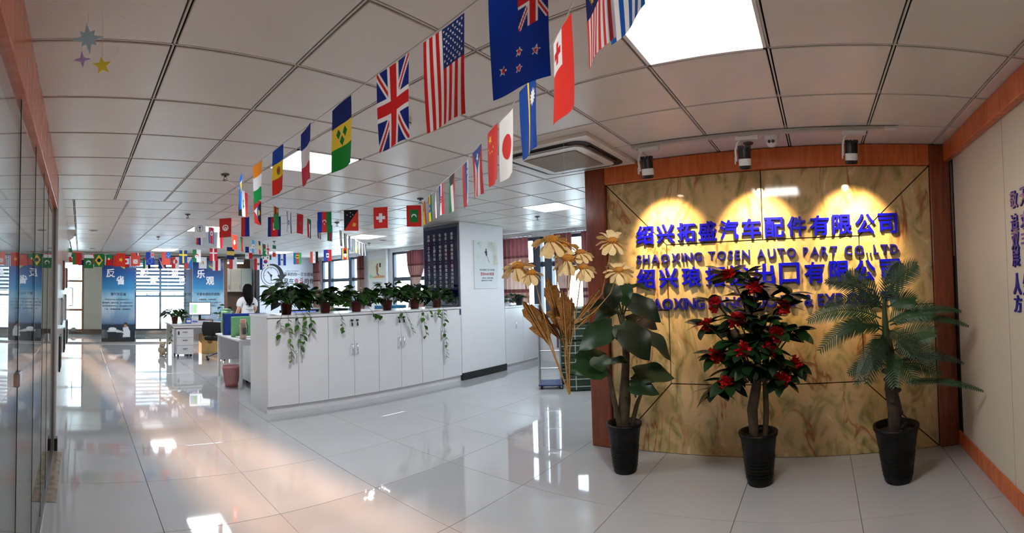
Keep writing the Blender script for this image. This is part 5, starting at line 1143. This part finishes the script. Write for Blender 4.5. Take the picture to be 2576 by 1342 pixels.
curtain('tied maroon curtain left of the navy board', 8.50, 9.15, .9, 2.44, tie=1.55, folds=7); curtain('narrow brown curtain between far window and runner poster', 11.12, 11.42, .9, 2.46, folds=5); curtain('brown curtain beside the clock wall', 13.70, 14.12, .9, 2.46, folds=6)
t = thing('zebra_blind', 'half-drawn zebra roller blind seen through the glass posters', 'blind', (2.75, YF - .05, 1.45)); bm_ = mat('blind_cloth', (206, 206, 208), .7, var=.02)
for i in range(8): B(-.90, -.006, .05 + .125 * i, .90, .0, .115 + .125 * i).build('blind_band', bm_, t)
BB(-.92, -.05, 1.02, .92, .04, 1.09, .006).build('cassette', white_metal, t); B(-.90, -.01, 0, .90, .004, .025).build('bottom_rail', white_metal, t); B(-.90, -.002, .03, .90, -.0005, 1.02).build('sheer_cloth', glass_mat('sheer', (.8, .8, .82), 1.05), t)

# ---------------------------------------------------------------- desks and office things
desk_w = mat('desk_white', (222, 222, 224), .3, var=.02)
def desk(lab, loc, w, d, rz=0, h=.74):
    t = thing('office_desk', lab, 'desk', loc, rz, group='white office desks'); BB(0, 0, h - .028, w, d, h, .003).build('table_top', desk_w, t)
    for x in (.03, w - .07):
        for y in (.03, d - .07): BB(x, y, 0, x + .04, y + .04, h - .028, .003).build('leg', white_metal, t)
    BB(.07, .035, h - .09, w - .07, .06, h - .03, .002).build('rail', white_metal, t); BB(.07, d - .055, .28, w - .07, d - .04, h - .03, .002).build('modesty_panel', desk_w, t); return t
def pedestal(lab, loc, rz=0, keys=False):
    t = thing('drawer_pedestal', lab, 'drawers', loc, rz, group='white drawer pedestals'); B(0, .018, .05, .40, .50, .62).build('body', desk_w, t)
    for i, (a, b) in enumerate(((.052, .25), (.256, .43), (.436, .618))):
        dr = BB(.004, 0, a, .396, .0175, b, .002).build('drawer', desk_w, t); T([(.15, -.001, (a + b) / 2 + .03), (.15, -.02, (a + b) / 2 + .03), (.25, -.02, (a + b) / 2 + .03), (.25, -.001, (a + b) / 2 + .03)], .006, 6).build('handle', mat('dark_handle', (90, 90, 94), .3, .7), dr)
        if i == 2 and keys: MB().tube([(.05, 0, b - .05), (.05, -.015, b - .05)], .012, 8).box(.035, -.02, b - .12, .065, -.012, b - .055).build('key', black, dr)
    for x, y in ((.05, .06), (.35, .06), (.05, .44), (.35, .44)): MB().lathe([(.02, 0), (.024, .01), (.024, .035), (.015, .05)], 10, c=(x, y, 0)).build('castor', black, t)
    return t
desk('white desk with monitor and bushy plant in front of the glass posters', (2.02, 10.35, 0), 1.45, .75)
pedestal('white three-drawer pedestal with keys under the monitor desk', (2.16, 10.42, 0), keys=True)
desk('white desk beside the pink waste basket behind the cabinets', (2.36, 6.75, 0), 1.6, 1.25)
pedestal('white drawer pedestal of the near desk beside the waste basket', (2.62, 6.80, 0), -.0)
def monitor(lab, loc, rz, w=.52, h=.31, on=True, stand=True):
    t = thing('monitor', lab, 'monitor', loc, rz); z = .10
    BB(-w / 2, -.018, z, w / 2, .018, z + h, .006).build('housing', black, t); B(-w / 2 + .014, -.0195, z + .018, w / 2 - .014, -.0181, z + h - .014).build('screen', screen_m if on else mat('dark_screen', (14, 16, 22), .12), t)
    if on:
        B(-w / 2 + .03, -.0205, z + .05, -.06, -.0196, z + h - .05).build('window_print', mat('screen_grey', (150, 168, 178), .3, emit=(.5, .6, .66), estr=.5), t); B(-.14, -.0212, z + .06, -.09, -.0206, z + h - .06).build('green_column', mat('screen_green', (120, 190, 80), .3, emit=(.3, .6, .2), estr=.6), t)
        B(.02, -.0212, z + .05, .026, -.0206, z + h - .07).build('ruler_line', black, t)
    if stand: MB().box(-.03, -.01, .01, .03, .014, z + .08).build('neck', black, t); BB(-.12, -.08, 0, .12, .08, .012, .004).build('foot', black, t)
    return t
t = thing('monitor_riser', 'low dark wooden riser under the lit monitor', 'monitor stand', (2.80, 10.78, .74)); BB(-.30, -.10, .055, .30, .12, .07, .002).build('board', brown_dark, t); BB(-.30, -.09, 0, -.28, .11, .055, .002).build('side', brown_dark, t); BB(.28, -.09, 0, .30, .11, .055, .002).build('side', brown_dark, t)
monitor('lit computer monitor on the desk before the glass posters', (2.80, 10.80, .81), -.1)
pothos('potted_plant', 'bushy dark plant at the left end of the monitor desk', (2.16, 10.62, .74), .25, .38, 60, seed=31, ls=.13, vines=[((-.12, -.30, -.04), (-.16, -.42), 8)])
pothos('potted_plant', 'small plant behind the desks near the person', (3.48, 10.90, .74), .20, .42, 34, seed=32, ls=.12, pot_m=black)
t = thing('blue_box', 'small blue and white carton on the monitor desk', 'box', (2.46, 10.55, .74)); BB(-.06, -.05, 0, .06, .05, .11, .002).build('carton', mat('carton_blue', (50, 96, 190), .5), t); B(-.05, -.0512, .03, .05, -.0502, .08).build('label', white_metal, t)
t = thing('white_box', 'white carton beside the blue one on the monitor desk', 'box', (2.62, 10.60, .74)); BB(-.08, -.06, 0, .08, .06, .13, .002).build('carton', mat('carton_white', (214, 216, 222), .5), t); B(-.06, -.0612, .02, .06, -.0602, .06).build('label', mat('label_blue', (90, 110, 190), .5), t)
t = thing('bottle', 'upright white bottle behind the cartons on the monitor desk', 'bottle', (2.43, 10.92, .74)); MB().lathe([(.04, 0), (.042, .02), (.042, .2), (.018, .24), (.018, .27)], 16).build('body', white_metal, t); MB().lathe([(.02, .27), (.02, .30)], 12).build('cap', mat('cap_grey', (120, 120, 130), .5), t)
for k in range(2):
    t = thing('paper_stack', ['flat stack of papers in front of the lit monitor', 'loose printed sheets on the near desk below the green screen'][k], 'papers', [(3.0, 10.45, .74), (2.60, 7.08, .74)][k]); 
    for i in range(5): BB(-.15 + .01 * (i % 2), -.10 + .006 * i, .004 * i, .15, .10 + .004 * i, .004 * i + .0035, .0005).build('sheet', mat('sheet_paper_%d' % (i % 2), [(232, 234, 238), (190, 210, 232)][i % 2], .6, var=.04, scale=40), t)
# office chair
t = thing('office_chair', 'black office swivel chair with chrome star base by the monitor desk', 'chair', (2.98, 9.85, 0), 2.3)
for i in range(5):
    a = 2 * PI * i / 5; c_, s_ = math.cos(a), math.sin(a); lg = T([(0, 0, .13), (.15 * c_, .15 * s_, .11), (.30 * c_, .30 * s_, .075)], [.022, .018, .014], 8).build('star_leg', chrome, t)
    MB().lathe([(.001, -.012), (.028, -.012), (.028, .012), (.001, .012)], 12).xf(Matrix.Translation((.30 * c_, .30 * s_, .03)) @ Matrix.Rotation(a, 4, 'Z') @ Matrix.Rotation(PI / 2, 4, 'X')).build('castor', black, lg)
T([(0, 0, .10), (0, 0, .42)], .024, 12).build('gas_column', chrome, t); MB().bbox(-.24, -.24, .42, .24, .24, .50, .03).build('seat', mat('black_mesh_cloth', (20, 20, 22), .8), t)
bk = MB()
vs = [(-.23 + .46 * i / 6, .22 + .05 * math.sin(j / 6 * PI) + .02 * (i - 3) ** 2 / 9 - .0, .52 + .30 * j / 6) for j in range(7) for i in range(7)]; bk.add(vs + [(x, y + .03, z) for x, y, z in vs], [(j * 7 + i, j * 7 + i + 1, j * 7 + i + 8, j * 7 + i + 7) for j in range(6) for i in range(6)] + [(49 + j * 7 + i, 49 + j * 7 + i + 7, 49 + j * 7 + i + 8, 49 + j * 7 + i + 1) for j in range(6) for i in range(6)], True); bk.build('backrest', mat('black_mesh_cloth', (20, 20, 22), .8), t)
T([(0, .1, .44), (0, .26, .46), (0, .28, .58)], .02, 8).build('back_support', black, t)
for s in (-1, 1): T([(s * .22, .05, .46), (s * .29, .05, .50), (s * .29, .05, .66)], .014, 8).build('arm_post', chrome, t); BB(s * .29 - .03, -.12, .66, s * .29 + .03, .14, .69, .01).build('armrest', black, t)
# near desk things
t = thing('desk_screen', 'deep blue desk divider screen behind the green one', 'desk divider', (2.62, 7.62, .74)); BB(-.22, -.015, 0, .55, .015, .36, .006).build('panel', mat('blue_felt', (34, 62, 158), .8, bump=.3, bscale=200), t); BB(-.24, -.022, -.0, -.22, .022, .37, .003).build('edge_post', mat('blue_post', (22, 38, 108), .5), t)
t = thing('desk_screen', 'light green desk divider screen on the near desk', 'desk divider', (2.76, 7.25, .74)); BB(-.36, -.012, 0, .60, .012, .33, .012).build('panel', mat('green_felt', (128, 196, 140), .8, bump=.3, bscale=200), t); B(.2, -.02, -.0, .24, .02, .05).build('clamp', alu, t)
t = thing('green_bowl', 'round pale green container on top of the office clutter behind the blue screen', 'bowl', (2.50, 7.80, .74)); MB().lathe([(.05, 0), (.09, .02), (.10, .10), (.095, .36), (.075, .42), (.07, .41)], 20, cap1=False).build('body', mat('green_ceramic', (110, 160, 110), .4), t); MB().lathe([(.076, .42), (.08, .43), (.001, .44)], 18, cap0=False).build('lid', mat('green_lid', (130, 176, 130), .4), t)
t = thing('water_bottle', 'pink-capped clear water bottle on the near desk', 'bottle', (2.47, 6.86, .74)); MB().lathe([(.05, 0), (.054, .01), (.054, .05), (.052, .06), (.054, .22), (.045, .25)], 18, cap1=True).build('body', mat('pink_clear_plastic', (226, 190, 180), .15, trans=.5), t); MB().lathe([(.047, .25), (.047, .30), (.04, .31)], 18).build('cap', mat('pink_cap', (232, 170, 156), .4), t); MB().box(-.03, -.056, .08, .03, -.053, .18).build('print', mat('bottle_print', (90, 84, 86), .5, var=.4, scale=60), t); T([(.05, 0, .27), (.075, 0, .2), (.06, -.03, .1)], .006, 6).build('strap', black, t)
t = thing('waste_basket', 'pink plastic lattice waste basket on the floor by the near desk', 'waste basket', (2.34, 7.05, 0)); pk = mat('pink_plastic', (196, 128, 132), .45)
MB().lathe([(.001, .004), (.095, .004), (.10, .0), (.105, .06)], 26, cap0=False, cap1=False).build('base', pk, t); MB().lathe([(.140, .285), (.148, .29), (.148, .315), (.140, .315), (.138, .29)], 26, cap0=False, cap1=False).build('rim', pk, t)
lt = MB()
for i in range(34):
    a = 2 * PI * i / 34; r0, r1 = .105, .142; lt.tube([(r0 * math.cos(a), r0 * math.sin(a), .055), (r1 * math.cos(a), r1 * math.sin(a), .29)], .0042, 4, False)
for k in range(1, 8):
    z = .055 + .235 * k / 8; r = .105 + .037 * k / 8; lt.tube([(r * math.cos(2 * PI * i / 30), r * math.sin(2 * PI * i / 30), z) for i in range(31)], .0042, 4, False)
lt.build('lattice', pk, t); MB().lathe([(.098, .01), (.13, .28), (.135, .31)], 20, cap0=False, cap1=False).build('liner_bag', mat('bin_bag', (214, 176, 178), .4), t)
# teddy bear on the floor
t = thing('teddy_bear', 'small beige teddy bear sitting on the floor by the monitor desk', 'toy', (1.90, 10.75, 0)); fur = mat('beige_fur', (188, 176, 150), .9, var=.15, scale=50, bump=.6, bscale=120)
bd = MB(); bd.ell((0, 0, .10), (.075, .065, .10)); bd.build('body', fur, t); hd = MB().ell((0, -.01, .235), (.065, .06, .06)).build('head', fur, t)
for s in (-1, 1):
    MB().ell((s * .05, 0, .29), (.024, .014, .024), 10, 6).build('ear', fur, hd); MB().ell((s * .022, -.064, .245), (.007, .005, .007), 8, 5).build('eye', black, hd); MB().ell((s * .085, -.03, .13), (.026, .03, .06), 10, 6).build('arm', fur, t); MB().ell((s * .055, -.08, .03), (.032, .06, .03), 10, 6).build('leg', fur, t)
MB().ell((0, -.062, .222), (.025, .02, .02), 10, 6).build('muzzle', mat('muzzle_fur', (214, 206, 188), .9), hd); MB().ell((0, -.082, .228), (.008, .005, .006), 8, 5).build('nose', black, hd)
# sunflower carton under the desk
t = thing('carton', 'yellow cardboard carton with a round print under the desks', 'box', (3.05, 10.95, 0)); BB(-.20, -.14, 0, .20, .14, .46, .004).build('carton', mat('yellow_carton', (186, 150, 92), .6, var=.08), t); MB().lathe([(.07, 0), (.07, .003)], 20).xf(Matrix.Translation((0, -.1405, .30)) @ Matrix.Rotation(PI / 2, 4, 'X')).build('round_print', mat('brown_print', (120, 82, 36), .6), t)
# things on desks seen over the cabinets
t = thing('office_desk', 'long white desk hidden behind the row of trailing plants', 'desk', (2.9, 5.92, 0), group='white office desks'); BB(0, 0, .712, 2.3, .62, .74, .003).build('table_top', desk_w, t)
for x in (.03, 2.23):
    for y in (.03, .55): BB(x, y, 0, x + .04, y + .04, .712, .003).build('leg', white_metal, t)
mo = monitor('dark wide monitor showing blue shapes behind the leftmost trailing plant', (3.15, 6.30, .74), .0, .62, .36, False); B(-.28, -.0215, .14, .28, -.0196, .44).build('picture', mat('blue_wallpaper', (70, 90, 170), .3, var=.8, scale=18, emit=(.10, .14, .4), estr=.8), mo)
monitor('dark monitor back between second and third trailing plants', (3.75, 6.32, .74), PI, .55, .36, False); 
t = thing('printer', 'black printer behind the second trailing plant', 'printer', (4.30, 6.30, .74)); BB(-.24, -.18, 0, .24, .18, .40, .02).build('body', black, t); BB(-.2, -.16, .40, .2, .1, .43, .006).build('lid', mat('printer_grey', (44, 44, 48), .4), t); B(-.15, -.24, .12, .15, -.17, .135).build('paper_tray', mat('printer_grey', (44, 44, 48), .4), t)
t = thing('file_box', 'bright blue storage box behind the third and fourth trailing plants', 'box', (4.86, 6.28, .74)); BB(-.25, -.12, 0, .25, .12, .48, .006).build('box', mat('bright_blue', (54, 150, 206), .45), t); B(.10, -.1215, .36, .2, -.1205, .44).build('label', black, t)
t = thing('pen_tray', 'green tray holding cream cards behind the leftmost trailing plant', 'tray', (3.50, 6.05, .74)); BB(-.12, -.06, 0, .12, .06, .46, .01).build('tray', mat('green_tray', (96, 150, 110), .5), t)
for i in range(4): BB(-.09 + .05 * i, -.02, .42, -.06 + .05 * i, .02, .52 + .02 * (i % 2), .002).build('card', mat('cream_card', (224, 196, 150), .6), t)
# kitchenette cabinet in the niche
for k in range(3):
    t = thing('wall_cabinet', ['cream wall cabinet in the brown niche, left', 'cream wall cabinet in the brown niche, middle', 'pale green wall cabinet in the brown niche beside the dark jamb'][k], 'cabinet', (4.50 + .38 * k, 14.75, 1.45), group='wall cabinets in the niche'); cm = mat(['niche_cream', 'niche_cream2', 'niche_green'][k], [(206, 196, 178), (200, 190, 172), (186, 200, 192)][k], .3)
    B(.002, .02, 0, .378, .34, .78).build('body', cm, t); d = BB(.004, 0, .002, .376, .0195, .778, .003).build('door', cm, t); T([(.33, -.001, .08), (.33, -.02, .08), (.33, -.02, .2), (.33, -.001, .2)], .006, 6).build('handle', alu, d)
t = thing('tube_lamp', 'slim white tube lamp glowing at the top of the brown niche', 'lamp', (5.0, 14.70, 2.38)); B(-.30, -.03, 0, .30, .03, .04).build('tube', mat('tube_glow', (255, 255, 255), .4, var=0, emit=(.95, .98, 1), estr=5), t); BB(-.32, -.035, .04, .32, .035, .196, .003).build('bracket', white_metal, t)

# ---------------------------------------------------------------- boxes, trolley
case_m = mat('dark_green_case', (42, 66, 50), .55, var=.18, scale=10, bump=.4, bscale=30); strap_m = mat('pale_strap', (176, 186, 178), .6)
def case(lab, loc, w, d, h, rz):
    t = thing('green_case', lab, 'case', loc, rz, group='stacked green cases'); BB(-w / 2, -d / 2, .001, w / 2, d / 2, h - .002, .018).build('case', case_m, t)
    for z in (h * .28, h * .72):
        s = MB(); s.box(-w / 2 - .003, -d / 2 - .003, z - .006, w / 2 + .003, -d / 2 + .004, z + .006); s.box(-w / 2 - .003, -d / 2 - .003, z - .006, -w / 2 + .004, d / 2, z + .006); s.box(w / 2 - .004, -d / 2 - .003, z - .006, w / 2 + .003, d / 2, z + .006); s.build('strap', strap_m, t)
    for x in (-w * .28, w * .28): B(x - .006, -d / 2 - .0045, .02, x + .006, -d / 2 - .001, h - .02).build('strap', strap_m, t)
    B(w * .36, -d / 2 - .006, h * .35, w * .46, -d / 2 - .001, h * .6).build('tag', white_metal, t)
rz = -1.03
rt = Vector((math.cos(1.06), -math.sin(1.06), 0)); aw = Vector((math.sin(1.06), math.cos(1.06), 0))
b0 = Vector((5.98, 3.28, 0))
for i, nm in enumerate(['bottom', 'second', 'third', 'fourth', 'topmost']):
    case('strapped dark green case, %s of the tall stack beside the onyx wall' % nm, tuple(b0 + Vector((0, 0, .235 * i))), .52, .40, .235, rz)
b1 = Vector((5.66, 2.97, 0)) - aw * .02 + rt * .10
for i, nm in enumerate(['lower', 'upper']): case('small dark green case with white tags, %s of the low pile at the wall edge' % nm, tuple(b1 + Vector((0, 0, .17 * i))), .22, .26, .17, rz)
b2 = b0 + aw * .46 + rt * -.12
for i, nm in enumerate(['bottom', 'second', 'third', 'topmost']): case('dark green case, %s of the stack hidden behind the tall one' % nm, tuple(b2 + Vector((0, 0, .25 * i))), .5, .38, .25, rz)
t = thing('hand_trolley', 'silver tubular hand trolley standing beside the green cases', 'trolley', (5.70, 3.70, 0), rz)
T([(-.16, 0, .02), (-.16, 0, .80), (-.12, .0, .88), (.06, 0, .90), (.14, 0, .84), (.15, 0, .02)], .016, 10).build('handle_frame', alu, t); BB(-.18, -.02, .05, .17, .34, .075, .006).build('platform', mat('trolley_blue', (40, 60, 110), .5), t)
for z in (.3, .55): T([(-.16, 0, z), (.15, 0, z)], .010, 8).build('cross_bar', alu, t)
for x in (-.14, .13):
    for y in (.04, .30): MB().lathe([(.001, -.012), (.028, -.012), (.028, .012), (.001, .012)], 14).xf(Matrix.Translation((x, y, .028)) @ Matrix.Rotation(PI / 2, 4, 'Y')).build('wheel', black, t)

# ---------------------------------------------------------------- the standing person
def skinned(name, nodes, edges, root, m, parent=None, sub=2):
    me = bpy.data.meshes.new(name); me.from_pydata([n_[0] for n_ in nodes], edges, []); o = bpy.data.objects.new(name, me); C.objects.link(o)
    md = o.modifiers.new('s', 'SKIN'); md.use_smooth_shade = True; sv = me.skin_vertices[0].data
    for i, n_ in enumerate(nodes): sv[i].radius = n_[1] if isinstance(n_[1], tuple) else (n_[1], n_[1]); sv[i].use_root = (i == root)
    s = o.modifiers.new('u', 'SUBSURF'); s.levels = sub; s.render_levels = sub
    dg = bpy.context.evaluated_depsgraph_get(); out = bpy.data.meshes.new_from_object(o.evaluated_get(dg)); bpy.data.objects.remove(o); out.materials.clear(); out.materials.append(m)
    out.polygons.foreach_set('use_smooth', np.ones(len(out.polygons), bool)); out.name = name; return link(name, out, parent)
skin_m = mat('skin', (214, 164, 138), .55, var=.05); shirt_m = mat('white_tshirt', (228, 228, 230), .8, var=.03, bump=.3, bscale=25); trouser_m = mat('dark_trousers', (34, 38, 52), .8); hair_m = mat('black_hair', (5, 4, 4), .7, spec=.15, var=.4, scale=60, bump=.6, bscale=80)
t = thing('person', 'person in a white T-shirt with long black hair standing with back turned at the desks', 'person', (3.47, 9.35, 0), .15)
N = [((0, 0, .86), (.13, .10)), ((0, 0, 1.02), (.115, .085)), ((0, .01, 1.20), (.125, .09)), ((0, .01, 1.31), (.10, .075)), ((0, 0, 1.385), .045), ((0, -.005, 1.43), .045), ((0, -.01, 1.50), (.072, .085)), ((0, 0, 1.555), (.06, .07)),
     ((.16, .01, 1.30), .055), ((.20, .02, 1.10), .042), ((.19, .16, .95), .034), ((.17, .30, .93), .026), ((-.16, .01, 1.30), .055), ((-.20, .02, 1.10), .042), ((-.19, .16, .95), .034), ((-.17, .30, .93), .026),
     ((.09, 0, .80), .085), ((.09, .0, .46), .058), ((.09, -.01, .10), .038), ((.09, .10, .04), .032), ((-.09, 0, .80), .085), ((-.09, 0, .46), .058), ((-.09, -.01, .10), .038), ((-.09, .10, .04), .032)]
E = [(0, 1), (1, 2), (2, 3), (3, 4), (4, 5), (5, 6), (6, 7), (3, 8), (8, 9), (9, 10), (10, 11), (3, 12), (12, 13), (13, 14), (14, 15), (0, 16), (16, 17), (17, 18), (18, 19), (0, 20), (20, 21), (21, 22), (22, 23)]
# hands: palm and five fingers continue the wrists
for sgn, w in ((1, 11), (-1, 15)):
    wx, wy, wz = N[w][0]; p = len(N); N.append(((wx, wy + .06, wz), (.034, .016))); E.append((w, p))
    for k, (dx, ln) in enumerate(((-.028, .062), (-.010, .075), (.009, .070), (.026, .052))):
        a = len(N); N.append(((wx + dx, wy + .10, wz - .004), .009)); N.append(((wx + dx, wy + .10 + ln * .55, wz - .016), .008)); N.append(((wx + dx, wy + .10 + ln, wz - .034), .007)); E += [(p, a), (a, a + 1), (a + 1, a + 2)]
    a = len(N); N.append(((wx - sgn * .045, wy + .055, wz - .01), .010)); N.append(((wx - sgn * .06, wy + .09, wz - .022), .008)); E += [(p, a), (a, a + 1)]
body = skinned('body', N, E, 0, skin_m, t)
SN = [((0, 0, .88), (.165, .125)), ((0, 0, 1.02), (.150, .112)), ((0, .01, 1.20), (.158, .115)), ((0, .01, 1.315), (.11, .09)), ((0, 0, 1.365), (.062, .058)), ((.165, .01, 1.295), .075), ((.205, .02, 1.13), .066), ((-.165, .01, 1.295), .075), ((-.205, .02, 1.13), .066)]
shirt = skinned('shirt', SN, [(0, 1), (1, 2), (2, 3), (3, 4), (3, 5), (5, 6), (3, 7), (7, 8)], 0, shirt_m, t)
skinned('trousers', [((0, 0, .90), (.15, .12)), ((0, 0, .84), (.15, .12)), ((.09, 0, .76), .10), ((.09, 0, .46), .075), ((.09, -.01, .09), .06), ((-.09, 0, .76), .10), ((-.09, 0, .46), .075), ((-.09, -.01, .09), .06)], [(0, 1), (1, 2), (2, 3), (3, 4), (1, 5), (5, 6), (6, 7)], 0, trouser_m, t)
for s in (-1, 1): BB(s * .09 - .045, -.08, 0, s * .09 + .045, .17, .075, .03).build('shoe', white_metal, t)
hr = MB(); prof = [(1.625, .015), (1.612, .06), (1.57, .098), (1.50, .112), (1.44, .114), (1.38, .112), (1.32, .106), (1.26, .085), (1.20, .05), (1.15, .015)]; nn = 22; vs = []
for z, r in prof:
    for j in range(nn):
        a = 2 * PI * j / nn; fr = math.sin(a)
        rr = r * (1.0 if fr < .35 else (.72 if z < 1.56 else .95)); back = -.035 * max(0, (1.45 - z) / .2); vs.append((rr * math.cos(a) * (1 + .05 * math.sin(7 * a + z * 30)), rr * math.sin(a) * 1.08 - .012 + back * (1 if fr < .3 else .2), z + .012 * math.sin(5 * a)))
hr.add(vs, [(i * nn + j, (i + 1) * nn + j, (i + 1) * nn + (j + 1) % nn, i * nn + (j + 1) % nn) for i in range(len(prof) - 1) for j in range(nn)], True); hr.build('hair', hair_m, t)
for s in (-1, 1): MB().ell((s * .030, .083, 1.50), (.012, .008, .008), 8, 6).build('eye', black, t)
MB().ell((0, .092, 1.47), (.011, .018, .018), 8, 6).build('nose', skin_m, t); MB().ell((0, .083, 1.435), (.024, .008, .008), 8, 6).build('mouth', mat('lip', (176, 96, 92), .5), t)
for s in (-1, 1): MB().ell((s * .078, 0, 1.49), (.012, .022, .03), 8, 6).build('ear', skin_m, t)
Ms = wall_frame((0, -.118, 0), '-Y')
text_on('shirt_print', 'T cross international', Ms, 0, 1.10, t, txt_black, .006, .003, w=.22, h=.020); text_on('shirt_print', 'Team Race', Ms, .01, 1.07, t, txt_black, .006, .003, w=.11, h=.018)
pr = MB(); pr.tube([(-.06, -.118, 1.20), (.04, -.118, 1.13)], .003, 5); pr.tube([(.06, -.118, 1.20), (-.04, -.118, 1.13)], .003, 5); pr.box(-.10, -.121, 1.185, -.05, -.114, 1.225); pr.box(.045, -.121, 1.185, .095, -.114, 1.225); pr.build('shirt_print', mat('shirt_flag_print', (36, 36, 60), .7, var=.6, scale=60), t)
# window-sill pot in the far window
t = thing('bonsai', 'tiny pale plant in a bowl on the far window sill', 'potted plant', (-.22, YF + .03, .10)); MB().lathe([(.05, 0), (.09, .02), (.11, .09), (.10, .09)], 18, cap1=False).build('pot', mat('grey_bowl', (150, 150, 140), .5), t)
for i in range(9): link('leaf', vine_leaf, t, mtx=aim(Vector((.03 * math.cos(i), .03 * math.sin(i), .09)), Vector((math.cos(i * 2.4), math.sin(i * 2.4), .7)), 0, .10))
